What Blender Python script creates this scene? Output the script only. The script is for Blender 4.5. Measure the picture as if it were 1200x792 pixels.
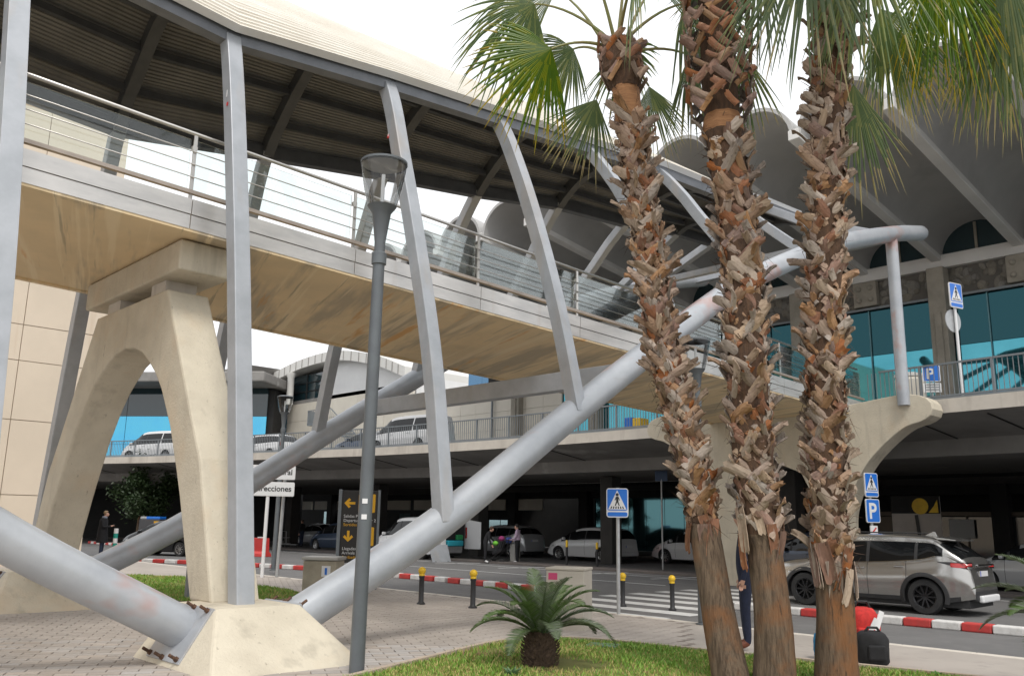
import bpy, math, random
import numpy as np
from mathutils import Vector, Matrix, Euler
scn = bpy.context.scene
for o in list(bpy.data.objects): bpy.data.objects.remove(o)
COL = scn.collection
R = math.radians
# ------------------------------------------------------------------ camera
def camera():
    F, YAW, PITCH, ROLL, H = 1020.0, R(46), R(12), R(1.0), 1.73
    fh = Vector((-math.sin(YAW), math.cos(YAW), 0)); rt = Vector((math.cos(YAW), math.sin(YAW), 0)); up = Vector((0, 0, 1))
    fw = fh*math.cos(PITCH)+up*math.sin(PITCH); u = up*math.cos(PITCH)-fh*math.sin(PITCH)
    r2 = rt*math.cos(ROLL)+u*math.sin(ROLL); u2 = u*math.cos(ROLL)-rt*math.sin(ROLL)
    cd = bpy.data.cameras.new('camera'); co = bpy.data.objects.new('camera', cd); COL.objects.link(co)
    m = Matrix((r2, u2, -fw)).transposed().to_4x4(); m.translation = (0, 0, H)
    co.matrix_world = m
    cd.sensor_width = 36; cd.lens = F/1200*36; cd.clip_start = .05; cd.clip_end = 2000
    scn.camera = co
    return fw, r2, u2
CFW, CRT, CUP = camera()
CAM = Vector((0, 0, 1.73))
# ------------------------------------------------------------------ world: bright, even overcast
SUN_EL, SUN_AZ = R(56), R(118)          # azimuth measured clockwise from +Y
w = bpy.data.worlds.new('World'); scn.world = w; w.use_nodes = True
nt = w.node_tree; bg = nt.nodes['Background']
sky = nt.nodes.new('ShaderNodeTexSky'); sky.sky_type = 'NISHITA'; sky.sun_disc = False
sky.sun_elevation = SUN_EL; sky.sun_rotation = SUN_AZ; sky.dust_density = 4; sky.air_density = 1
hs = nt.nodes.new('ShaderNodeHueSaturation'); hs.inputs['Saturation'].default_value = .25
mx = nt.nodes.new('ShaderNodeMixRGB'); mx.inputs[0].default_value = .82; mx.inputs[2].default_value = (11.0, 11.15, 11.4, 1)
nt.links.new(sky.outputs[0], hs.inputs['Color']); nt.links.new(hs.outputs[0], mx.inputs[1]); nt.links.new(mx.outputs[0], bg.inputs[0])
bg.inputs[1].default_value = .112
sl = bpy.data.lights.new('sun', 'SUN'); sl.energy = 1.5; sl.angle = R(14); sl.color = (1, .95, .88)
so = bpy.data.objects.new('sun', sl); COL.objects.link(so)
sd = Vector((math.sin(SUN_AZ)*math.cos(SUN_EL), math.cos(SUN_AZ)*math.cos(SUN_EL), math.sin(SUN_EL)))
so.rotation_euler = sd.to_track_quat('Z', 'Y').to_euler(); so.location = sd*60
vs = scn.view_settings; vs.view_transform = 'Standard'; vs.look = 'None'; vs.exposure = 0.2; vs.gamma = 1
scn.render.engine = 'CYCLES'
scn.cycles.max_bounces = 8; scn.cycles.transparent_max_bounces = 16
random.seed(7); np.random.seed(7)
# ------------------------------------------------------------------ materials
MATS = {}
def mat(name, c, c2=None, scale=4.0, rough=.6, metal=0.0, bump=0.0, bscale=30.0, streak=None, spec=.5, ramp=(.38, .66),
        detail=6, stretch=(1, 1, 1), orand=0.0, c3=None, s3=1.2, r3=(.55, .72), coat=0.0):
    """noise-varied principled surface; streak=(colour, stretch, lo, hi, strength); orand = random brightness per object"""
    if name in MATS: return MATS[name]
    m = bpy.data.materials.new(name); m.use_nodes = True; MATS[name] = m
    n = m.node_tree.nodes; l = m.node_tree.links; b = n['Principled BSDF']
    b.inputs['Roughness'].default_value = rough; b.inputs['Metallic'].default_value = metal
    b.inputs['Specular IOR Level'].default_value = spec; b.inputs['Coat Weight'].default_value = coat
    b.inputs['Coat Roughness'].default_value = .08
    c = (*c, 1)
    tc = n.new('ShaderNodeTexCoord')
    def noise(sc, st=(1, 1, 1), det=detail):
        mp = n.new('ShaderNodeMapping'); mp.inputs['Scale'].default_value = st[:3]
        if len(st) > 3:
            m0 = n.new('ShaderNodeMapping'); m0.inputs['Rotation'].default_value = (0, 0, st[3]); l.new(tc.outputs['Object'], m0.inputs[0]); l.new(m0.outputs[0], mp.inputs[0])
        else: l.new(tc.outputs['Object'], mp.inputs[0])
        t = n.new('ShaderNodeTexNoise'); t.inputs['Scale'].default_value = sc; t.inputs['Detail'].default_value = det
        t.inputs['Roughness'].default_value = .62
        l.new(mp.outputs[0], t.inputs['Vector']); return t.outputs['Fac']
    def rampn(src, lo, hi):
        r = n.new('ShaderNodeMapRange'); r.inputs['From Min'].default_value = lo; r.inputs['From Max'].default_value = hi
        l.new(src, r.inputs['Value']); return r.outputs[0]
    def mix(fac, a, bb, mode='MIX'):
        x = n.new('ShaderNodeMixRGB'); x.blend_type = mode
        for i, v in ((0, fac), (1, a), (2, bb)):
            if isinstance(v, (tuple, float, int)): x.inputs[i].default_value = v
            else: l.new(v, x.inputs[i])
        return x.outputs[0]
    cur = c
    if c2: cur = mix(rampn(noise(scale, stretch), *ramp), c, (*c2, 1))
    if c3: cur = mix(rampn(noise(s3), *r3), cur, (*c3, 1))
    if streak:
        for sc_, st_, lo, hi, amt in (streak if isinstance(streak, list) else [streak]):
            f = rampn(noise(1.0, st_, 4), lo, hi)
            mm = n.new('ShaderNodeMath'); mm.operation = 'MULTIPLY'; mm.inputs[1].default_value = amt; l.new(f, mm.inputs[0])
            cur = mix(mm.outputs[0], cur, (*sc_, 1))
    if orand:
        oi = n.new('ShaderNodeObjectInfo'); r = n.new('ShaderNodeMapRange')
        r.inputs['To Min'].default_value = 1-orand; r.inputs['To Max'].default_value = 1+orand
        l.new(oi.outputs['Random'], r.inputs['Value'])
        hv = n.new('ShaderNodeHueSaturation'); l.new(r.outputs[0], hv.inputs['Value'])
        r2 = n.new('ShaderNodeMapRange'); r2.inputs['To Min'].default_value = .6; r2.inputs['To Max'].default_value = 1.25
        mu = n.new('ShaderNodeMath'); mu.operation = 'MULTIPLY'; mu.inputs[1].default_value = 7.31
        fr = n.new('ShaderNodeMath'); fr.operation = 'FRACT'
        l.new(oi.outputs['Random'], mu.inputs[0]); l.new(mu.outputs[0], fr.inputs[0]); l.new(fr.outputs[0], r2.inputs['Value'])
        l.new(r2.outputs[0], hv.inputs['Saturation'])
        if isinstance(cur, tuple): hv.inputs['Color'].default_value = cur
        else: l.new(cur, hv.inputs['Color'])
        cur = hv.outputs[0]
    if isinstance(cur, tuple): b.inputs['Base Color'].default_value = cur
    else: l.new(cur, b.inputs['Base Color'])
    if bump:
        bn = n.new('ShaderNodeBump'); bn.inputs['Strength'].default_value = bump; bn.inputs['Distance'].default_value = .02
        l.new(noise(bscale, stretch), bn.inputs['Height']); l.new(bn.outputs[0], b.inputs['Normal'])
    return m
def glassmat(name, tint, refl=.1, rough=.02):
    if name in MATS: return MATS[name]
    m = bpy.data.materials.new(name); m.use_nodes = True; MATS[name] = m
    n = m.node_tree.nodes; l = m.node_tree.links; n.remove(n['Principled BSDF'])
    t = n.new('ShaderNodeBsdfTransparent'); t.inputs[0].default_value = (*tint, 1)
    g = n.new('ShaderNodeBsdfGlossy'); g.inputs['Roughness'].default_value = rough
    f = n.new('ShaderNodeFresnel'); f.inputs[0].default_value = 1.45
    a = n.new('ShaderNodeMath'); a.operation = 'MULTIPLY_ADD'; a.inputs[1].default_value = .8; a.inputs[2].default_value = refl*.4
    mxs = n.new('ShaderNodeMixShader'); l.new(f.outputs[0], a.inputs[0]); l.new(a.outputs[0], mxs.inputs[0])
    l.new(t.outputs[0], mxs.inputs[1]); l.new(g.outputs[0], mxs.inputs[2]); l.new(mxs.outputs[0], n['Material Output'].inputs[0])
    return m
def emit(name, c, s):
    m = bpy.data.materials.new(name); m.use_nodes = True; b = m.node_tree.nodes['Principled BSDF']
    b.inputs['Base Color'].default_value = (*c, 1); b.inputs['Emission Color'].default_value = (*c, 1); b.inputs['Emission Strength'].default_value = s
    MATS[name] = m; return m
steel = mat('painted_steel', (.40, .42, .45), (.33, .35, .375), 2.5, .42, .15, .03, 60, streak=((.42, .34, .26), (1.8, 1.8, .22), .54, .78, .5))
tubem = mat('tube_paint', (.44, .46, .485), (.36, .38, .41), 1.6, .38, .15, .03, 70, streak=[((.45, .20, .14), (1.3, .45, .7), .57, .66, .55), ((.30, .28, .26), (6, 1.2, 6), .62, .8, .4)])
edgepaint = mat('edge_paint', (.17, .18, .20), (.13, .14, .155), 3, .45, .1)
darksteel = mat('rib_dark_grey', (.085, .09, .098), (.06, .063, .068), 3, .5)  # ribs and purlins in a darker grey than the legs
cream = mat('cream_concrete', (.62, .56, .445), (.53, .475, .375), 1.7, .88, 0, .45, 30,
            streak=[((.25, .22, .17), (2.6, 2.6, .35), .56, .78, .6), ((.60, .42, .25), (.8, .8, .6), .55, .75, .45), ((.20, .17, .13), (9, 9, 2.5), .66, .74, .55)], c3=(.20, .17, .13), s3=34, r3=(.66, .72))
soffitm = mat('soffit_concrete', (.80, .62, .38), (.70, .55, .34), .9, .8, 0, .1, 18,
              streak=[((.42, .355, .26), (.20, 1.5, .5, R(19)), .48, .60, .8), ((.84, .69, .46), (.16, 4.5, 1, R(19)), .55, .62, .75), ((.30, .25, .17), (.22, 7, 1, R(19)), .62, .68, .6), ((.66, .33, .09), (.22, 2.0, 1, R(19)), .63, .70, .75)])
fasciam = mat('brushed_fascia', (.62, .60, .575), (.50, .49, .475), 1.2, .38, .55, .02, 80, stretch=(1, 1, 4), streak=((.42, .34, .28), (3, 3, .35), .6, .8, .4))
claddm = mat('roof_cladding', (.83, .79, .71), (.76, .71, .62), .8, .5, .05, 0, streak=((.50, .40, .30), (1, .35, 2), .62, .8, .35))
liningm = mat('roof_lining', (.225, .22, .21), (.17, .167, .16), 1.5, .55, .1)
stainl = mat('stainless', (.58, .56, .53), None, rough=.3, metal=.85)
railrust = mat('rail_base', (.42, .36, .31), (.34, .29, .25), 4, .5, .3)
railglass = glassmat('rail_glass', (.93, .975, .97), .05)
clearglass = glassmat('lamp_glass', (.97, .98, .98), .06)
asphalt = mat('asphalt', (.155, .152, .15), (.125, .123, .122), .6, .9, 0, .35, 160, c3=(.19, .185, .18), s3=3, r3=(.5, .8), streak=((.09, .09, .09), (.08, 1.2, 1), .58, .75, .5))
pavem = mat('paving', (.40, .36, .32), (.34, .305, .27), .8, .85, 0, .2, 60, c3=(.29, .26, .235), s3=4, r3=(.56, .8))
paverm = mat('paver', (.42, .375, .335), (.36, .32, .285), 1.1, .85, 0, .2, 90, orand=.10, c3=(.31, .275, .24), s3=.5, r3=(.5, .7))
paverm2 = mat('paver_far', (.42, .375, .335), (.35, .31, .275), 1.1, .85, 0, .2, 90, c3=(.31, .275, .24), s3=.5, r3=(.5, .7))
jointm = mat('joint_sand', (.26, .22, .19), (.21, .18, .155), 3, .95)
soil = mat('soil', (.20, .13, .08), (.13, .085, .055), 4, .95, 0, .5, 40)
redm = mat('kerb_red', (.56, .05, .045), (.44, .05, .045), 6, .6, 0, .1, 60, c3=(.25, .10, .09), s3=5, r3=(.62, .8))
whitem = mat('kerb_white', (.72, .71, .69), (.60, .59, .57), 6, .6, 0, .1, 60, c3=(.38, .36, .34), s3=5, r3=(.6, .85))
roadwhite = mat('road_paint', (.62, .62, .61), (.40, .40, .39), 3, .7, ramp=(.5, .75))
blackm = mat('black_paint', (.022, .022, .024), None, rough=.45)
rubber = mat('rubber', (.02, .02, .021), (.03, .03, .03), 8, .8)
yellowm = mat('yellow_paint', (.80, .52, .02), (.68, .42, .02), 5, .45)
whitep = mat('white_paint', (.76, .765, .77), None, rough=.4)
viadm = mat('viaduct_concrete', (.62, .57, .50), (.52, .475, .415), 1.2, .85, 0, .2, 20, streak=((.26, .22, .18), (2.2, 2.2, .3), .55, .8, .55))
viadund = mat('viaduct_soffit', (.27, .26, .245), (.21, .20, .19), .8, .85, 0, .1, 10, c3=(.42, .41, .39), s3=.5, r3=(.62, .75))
railm = mat('railing_paint', (.20, .22, .235), None, rough=.5, metal=.2)
tealglass = mat('teal_glass', (.085, .34, .41), (.06, .27, .33), .4, rough=.03, metal=.85)
bluelow = mat('blue_low_glass', (.085, .35, .52), (.07, .30, .44), .3, rough=.05, metal=.85)
tealrefl = mat('teal_canopy_reflection', (.016, .06, .072), None, rough=.03, metal=.85)  # top pane row: reflected dark canopy painted into the glass colour
blueglass = mat('blue_glass', (.10, .46, .72), (.12, .50, .70), .5, rough=.05, metal=.75)
darkglass = mat('dark_glass', (.018, .04, .048), None, rough=.05, spec=.9)
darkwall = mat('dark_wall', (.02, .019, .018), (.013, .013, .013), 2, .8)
creampanel = mat('cream_panel', (.66, .615, .53), (.60, .56, .48), .5, .6, c3=(.55, .50, .42), s3=.25, r3=(.5, .8))
wallpanel = mat('wall_panel', (.70, .60, .48), (.64, .55, .44), .4, .85, 0, .15, 30, streak=((.48, .33, .20), (1.5, 1.5, .12), .6, .8, .5))
whitewall = mat('white_wall', (.66, .65, .62), (.60, .59, .56), .3, .7)
vaultm = mat('vault_render', (.44, .435, .425), (.38, .375, .37), .5, .8, c3=(.30, .30, .295), s3=.4, r3=(.55, .8))
vaultbeam = mat('vault_beam', (.66, .65, .63), (.58, .57, .55), .7, .7)
stonem = mat('terminal_column', (.34, .31, .26), (.26, .24, .20), 1.5, .9, 0, .4, 30)
reliefm = mat('relief_stone', (.13, .12, .105), (.10, .095, .085), 2, .9, 0, .5, 20)
rustm = mat('rusty_bolt', (.16, .085, .05), (.08, .05, .035), 30, .8, .3)
lampgrey = mat('lamp_grey', (.13, .145, .155), (.11, .12, .13), 4, .45, .2)
# ------------------------------------------------------------------ mesh helpers
PINV = {}
class MB:
    def __init__(s): s.v = []; s.f = []; s.mi = []; s.cur = 0
    def add(s, vs, fs):
        b = len(s.v); s.v += [tuple(v) for v in vs]; s.f += [tuple(b+i for i in f) for f in fs]; s.mi += [s.cur]*len(fs)
    def box(s, c, d, rot=None):
        x, y, z = (k/2 for k in d); vs = [Vector((i*x, j*y, k*z)) for i in (-1, 1) for j in (-1, 1) for k in (-1, 1)]
        if rot is not None: vs = [rot @ v for v in vs]
        c = Vector(c); s.add([c+v for v in vs], [(0, 1, 3, 2), (4, 6, 7, 5), (0, 4, 5, 1), (2, 3, 7, 6), (0, 2, 6, 4), (1, 5, 7, 3)]); return s
    def boxr(s, x0, x1, y0, y1, z0, z1): return s.box(((x0+x1)/2, (y0+y1)/2, (z0+z1)/2), (abs(x1-x0), abs(y1-y0), abs(z1-z0)))
    def bar(s, p, q, a, b, up=(0, 0, 1)):
        p, q = Vector(p), Vector(q); d = (q-p).normalized(); sd = d.cross(Vector(up))
        if sd.length < 1e-4: sd = d.cross(Vector((1, 0, 0)))
        sd.normalize(); u = sd.cross(d); vs = [e+sd*(i*a/2)+u*(j*b/2) for e in (p, q) for i, j in ((-1, -1), (1, -1), (1, 1), (-1, 1))]
        s.add(vs, [(3, 2, 1, 0), (4, 5, 6, 7)]+[(i, (i+1) % 4, 4+(i+1) % 4, 4+i) for i in range(4)]); return s
    def sweep(s, pts, sec, bn=(0, 1, 0), cap=True):
        """sweep a 2-D section (a along bn, b along the in-plane normal) along pts"""
        pts = [Vector(p) for p in pts]; bn = Vector(bn).normalized(); k = len(sec); vs = []
        for i, p in enumerate(pts):
            t = (pts[min(i+1, len(pts)-1)]-pts[max(i-1, 0)]).normalized(); nn = t.cross(bn).normalized(); bb = nn.cross(t)
            vs += [p+bb*a+nn*b for a, b in sec]
        fs = [(i*k+j, i*k+(j+1) % k, (i+1)*k+(j+1) % k, (i+1)*k+j) for i in range(len(pts)-1) for j in range(k)]
        if cap: fs += [tuple(range(k))[::-1], tuple((len(pts)-1)*k+j for j in range(k))]
        s.add(vs, fs); return s
    def tube(s, pts, r, n=10, cap=True):
        pts = [Vector(p) for p in pts]; rs = r if isinstance(r, (list, tuple)) else [r]*len(pts); vs = []; pu = None
        for i, p in enumerate(pts):
            t = (pts[min(i+1, len(pts)-1)]-pts[max(i-1, 0)]).normalized()
            u = pu-t*pu.dot(t) if pu else t.orthogonal()
            if u.length < 1e-5: u = t.orthogonal()
            u.normalize(); pu = u; w_ = t.cross(u)
            vs += [p+(u*math.cos(2*math.pi*j/n)+w_*math.sin(2*math.pi*j/n))*rs[i] for j in range(n)]
        fs = [(i*n+j, i*n+(j+1) % n, (i+1)*n+(j+1) % n, (i+1)*n+j) for i in range(len(pts)-1) for j in range(n)]
        if cap: fs += [tuple(range(n))[::-1], tuple((len(pts)-1)*n+j for j in range(n))]
        s.add(vs, fs); return s
    def lathe(s, prof, c=(0, 0, 0), n=16, ax=None, caps=True):
        c = Vector(c); k = len(prof); vs = []
        for r, z in prof:
            for j in range(n):
                a = 2*math.pi*j/n; v = Vector((r*math.cos(a), r*math.sin(a), z)); vs.append(c+(ax @ v if ax else v))
        fs = [(i*n+j, i*n+(j+1) % n, (i+1)*n+(j+1) % n, (i+1)*n+j) for i in range(k-1) for j in range(n)]
        if caps and prof[0][0] > 1e-4: fs.append(tuple(range(n))[::-1])
        if caps and prof[-1][0] > 1e-4: fs.append(tuple((k-1)*n+j for j in range(n)))
        s.add(vs, fs); return s
    def prism(s, poly, f, d0, d1):
        """poly 2-D points, f(a,b,depth)->xyz"""
        k = len(poly); vs = [f(a, b, d0) for a, b in poly]+[f(a, b, d1) for a, b in poly]
        s.add(vs, [tuple(range(k)), tuple(range(2*k-1, k-1, -1))]+[(i, k+i, k+(i+1) % k, (i+1) % k) for i in range(k)]); return s
    def grid(s, rows, closed=False):
        k = len(rows[0]); vs = [p for r in rows for p in r]
        s.add(vs, [(i*k+j, i*k+(j+1) % k, (i+1)*k+(j+1) % k, (i+1)*k+j) for i in range(len(rows)-1) for j in range(k if closed else k-1)]); return s
    def mesh(s, name, smooth=False):
        me = bpy.data.meshes.new(name); me.from_pydata(s.v, [], s.f)
        if smooth: me.shade_smooth() if smooth is True else me.set_sharp_from_angle(angle=R(smooth))
        if smooth and smooth is not True: me.shade_smooth(); me.set_sharp_from_angle(angle=R(smooth))
        return me
    def build(s, name, m, parent=None, smooth=False, bevel=0, loc=None, rot=None):
        me = s.mesh(name, smooth)
        ms = m if isinstance(m, (list, tuple)) else [m]
        for x in ms: me.materials.append(x)
        if len(ms) > 1: me.polygons.foreach_set('material_index', s.mi)
        return link(name, me, parent, bevel, loc, rot)
def link(name, me, parent=None, bevel=0, loc=None, rot=None):
    o = bpy.data.objects.new(name, me); COL.objects.link(o)
    if parent is not None:
        o.parent = parent
        if parent.name in PINV: o.matrix_parent_inverse = PINV[parent.name]
    if loc is not None: o.location = loc
    if rot is not None: o.rotation_euler = rot
    if bevel:
        b = o.modifiers.new('bevel', 'BEVEL'); b.width = bevel; b.segments = 2; b.limit_method = 'ANGLE'; b.angle_limit = R(40)
    return o
def tag(o, label=None, cat=None, group=None, kind=None):
    for k, v in (('label', label), ('category', cat), ('group', group), ('kind', kind)):
        if v: o[k] = v
    return o
def thing(name, label, cat, loc=(0, 0, 0), group=None, rz=0, world=False):
    """an Empty at the base of a thing; world=True: its parts are written in world coordinates"""
    o = bpy.data.objects.new(name, None); COL.objects.link(o); o.location = loc; o.rotation_euler = (0, 0, rz); o.empty_display_size = .2
    if world: PINV[o.name] = Matrix.Translation(-Vector(loc))
    return tag(o, label, cat, group)
def dup(root, loc=None, rz=None, label=None):
    def rec(o, par):
        c = o.copy(); COL.objects.link(c); c.parent = par
        for ch in o.children: rec(ch, c)
        return c
    c = rec(root, None)
    if loc is not None: c.location = loc
    if rz is not None: c.rotation_euler = (0, 0, rz)
    if label: c['label'] = label
    return c
def catmull(pts, n=6):
    pts = [Vector(p) for p in pts]; out = []
    for i in range(len(pts)-1):
        p0 = pts[i-1] if i else pts[0]*2-pts[1]; p1, p2 = pts[i], pts[i+1]; p3 = pts[i+2] if i+2 < len(pts) else p2*2-p1
        for k in range(n):
            t = k/n; out.append(.5*((2*p1)+(p2-p0)*t+(2*p0-5*p1+4*p2-p3)*t*t+(3*p1-p0-3*p2+p3)*t**3))
    return out+[pts[-1]]
def text(name, s, size, m, parent, loc, rot, align='LEFT', ext=.002, bold=0, sx=1):
    cu = bpy.data.curves.new(name, 'FONT'); cu.body = s; cu.size = size; cu.align_x = align; cu.extrude = ext; cu.offset = bold
    to = bpy.data.objects.new('t', cu); COL.objects.link(to); dg = bpy.context.evaluated_depsgraph_get()
    me = bpy.data.meshes.new_from_object(to.evaluated_get(dg)); bpy.data.objects.remove(to); me.name = name
    me.materials.clear(); me.materials.append(m)
    o = link(name, me, parent, loc=loc, rot=rot); o.scale = (sx, 1, 1); return o
def gz(x, y):
    """height of the near pavement: the plaza falls gently to the kerb"""
    t = min(max((13.0-y)/6.0, 0), 1); return .12+.10*t*t*(3-2*t)*min(max((x+22)/8, 0), 1)
# ------------------------------------------------------------------ ground, road, plaza
g = MB(); g.add([(-400, -300, 0), (300, -300, 0), (300, 400, 0), (-400, 400, 0)], [(0, 1, 2, 3)]); tag(g.build('road', asphalt), kind='structure')
pv = MB(); xs = np.linspace(-60, 12, 73); ys = list(np.linspace(-14, 13.05, 40))
pv.grid([[(x, y, gz(x, y)) for x in xs] for y in ys])
plaza = tag(pv.build('plaza_pavement', pavem, smooth=True), kind='structure')
kb = []
x = -60.0; k = MB(); k.boxr(-.495, .495, -.09, .09, 0, .125)
kme = k.mesh('kerb_stone'); kme.materials.append(viadm)
edge = link('pavement_kerb', bpy.data.meshes.new('pavement_kerb')); tag(edge, kind='structure')
for i in range(64): link('kerb_stone', kme, edge, .008, (-52+i, 13.14, 0))
# far pavement under the viaduct
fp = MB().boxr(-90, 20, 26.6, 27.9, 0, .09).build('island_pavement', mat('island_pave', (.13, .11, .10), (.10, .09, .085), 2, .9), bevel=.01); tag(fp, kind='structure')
fp = MB().boxr(-140, 20, 39.2, 44.2, 0, .12).build('terminal_pavement', mat('island_pave', (.2, .2, .2)), bevel=.01); tag(fp, kind='structure')
# painted road markings
rm = link('road_markings', bpy.data.meshes.new('road_markings')); tag(rm, kind='structure')
for i in range(8):
    y = 14.1+i*1.15
    if 16.5 < y < 17.5: continue
    MB().box((-12.5, y, .005), (4.3, .52, .002)).build('zebra_bar', roadwhite, rm)
for x0, x1, y0, y1 in ((-40, -3, 13.75, 13.85), (-60, 10, 25.2, 25.3), (-30, -16, 21.9, 22.0)):
    MB().boxr(x0, x1, y0, y1, .004, .006).build('painted_line', roadwhite, rm)
for x in (-29.5, -25.6, -21.3, -18.2):
    MB().bar((x, 24.2, .005), (x+.3, 26.5, .005), .14, .002).build('bay_line', roadwhite, rm)
MB().boxr(-3.2, -.6, 24.5, 27, .004, .007).build('painted_blue_bay', mat('blue_road_paint', (.04, .25, .60), None, rough=.7), rm)
# red and white lane separators
blk = MB().boxr(-.247, .247, -.13, .13, 0, .15)
meR = blk.mesh('kerb_block'); meR.materials.append(redm); meW = blk.mesh('kerb_block'); meW.materials.append(whitem)
def separator(pts, label, first=0):
    t = thing('lane_separator', label, 'kerb', (*pts[0], 0), 'red and white lane separators'); c = catmull([(x, y, 0) for x, y in pts], 40) if len(pts) > 2 else catmull([(x, y, 0) for x, y in pts], 400)
    o_ = Vector((*pts[0], 0)); acc = 0; i = 0; pr = c[0]; last = c[0]
    for q in c[1:]:
        acc += (q-pr).length; pr = q
        if acc >= .5:
            m_ = (last+q)/2-o_; d = q-last; link('kerb_block', meR if (i+first) % 2 else meW, t, .025, (m_.x, m_.y, 0), (0, 0, math.atan2(d.y, d.x)+random.uniform(-.008, .008))); last = q; acc = 0; i += 1
separator([(-16.0, 17.0), (-21, 17.1), (-25.5, 17.05), (-30, 16.2), (-34.2, 14.4), (-39, 11.6)], 'long red and white kerb row behind the bollards and the black info sign')
separator([(-10.6, 17.1), (3, 17.1)], 'red and white kerb row in front of the silver SUV')
separator([(-60, 20.6), (-44.5, 20.6)], 'short far red and white kerb row behind the man with a phone', 1)
GRASS = [(-7.0, 4.0), (-7.5, 5.3), (-8.05, 6.84), (-8.52, 8.2), (-8.45, 8.95), (-7.9, 9.4), (-7.27, 9.58), (-5.76, 9.95), (-3.17, 10.63), (.5, 11.3), (3, 11.0), (3, 3), (-3, 2.6), (-6, 3.0)]
GRASSL = [(-26.0, 9.4), (-24.1, 10.75), (-18.6, 10.85), (-16.3, 10.0), (-15.9, 8.7), (-16.3, 7.35), (-20.3, 8.0)]
def pin(poly, x, y):
    c = False; n = len(poly)
    for i in range(n):
        (x1, y1), (x2, y2) = poly[i], poly[i-1]
        if (y1 > y) != (y2 > y) and x < (x2-x1)*(y-y1)/(y2-y1)+x1: c = not c
    return c
def grass_in(x, y): return pin(GRASS, x, y)
# pavers of the plaza (rotated running bond)
def paver_layout():
    a = R(62); ca, sa = math.cos(a), math.sin(a); L, W = .30, .15; out = []
    for i in range(-70, 70):
        for j in range(-150, 150):
            u = (i+.5*(j % 2))*L; v = j*W; X = -12+u*ca-v*sa; Y = 9+u*sa+v*ca
            if not (-26 < X < -6.5 and 1.0 < Y < 12.95): continue
            d = (Vector((X, Y, 0))-CAM); z = d.dot(CFW)
            if z < 2: continue
            px = 600+1020*d.dot(CRT)/z; py = 396-1020*d.dot(CUP)/z
            if not (-30 < px < 800 and 680 < py < 830): continue
            if grass_in(X, Y) or pin(GRASSL, X, Y): continue
            out.append((z, X, Y))
    return sorted(out), a, L, W
pl, pa, pL, pW = paver_layout()
pb = MB().box((0, 0, 0), (pL-.014, pW-.014, .02)); pme = pb.mesh('paver'); pme.materials.append(paverm)
for z, X, Y in pl[:300]:
    link('paver', pme, plaza, loc=(X, Y, gz(X, Y)+.002+random.uniform(-.0015, .0015)), rot=(random.uniform(-.006, .006), random.uniform(-.006, .006), pa))
rest = MB(); rot = Matrix.Rotation(pa, 3, 'Z')
for z, X, Y in pl[300:]: rest.box((X, Y, gz(X, Y)+.002+random.uniform(-.0015, .0015)), (pL-.014, pW-.014, .02), rot)
tag(rest.build('pavers_beyond', paverm2, plaza), kind='stuff')
bed = MB()
for z, X, Y in pl:
    q = [rot @ Vector((a*(pL/2+.02), b*(pW/2+.02), 0)) for a, b in ((-1, -1), (1, -1), (1, 1), (-1, 1))]
    bed.add([(X+v.x, Y+v.y, gz(X+v.x, Y+v.y)+.004+.00002*(hash((round(X, 2), round(Y, 2))) % 50)) for v in q], [(0, 1, 2, 3)])
tag(bed.build('joint_sand', jointm, plaza), kind='stuff')
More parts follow.
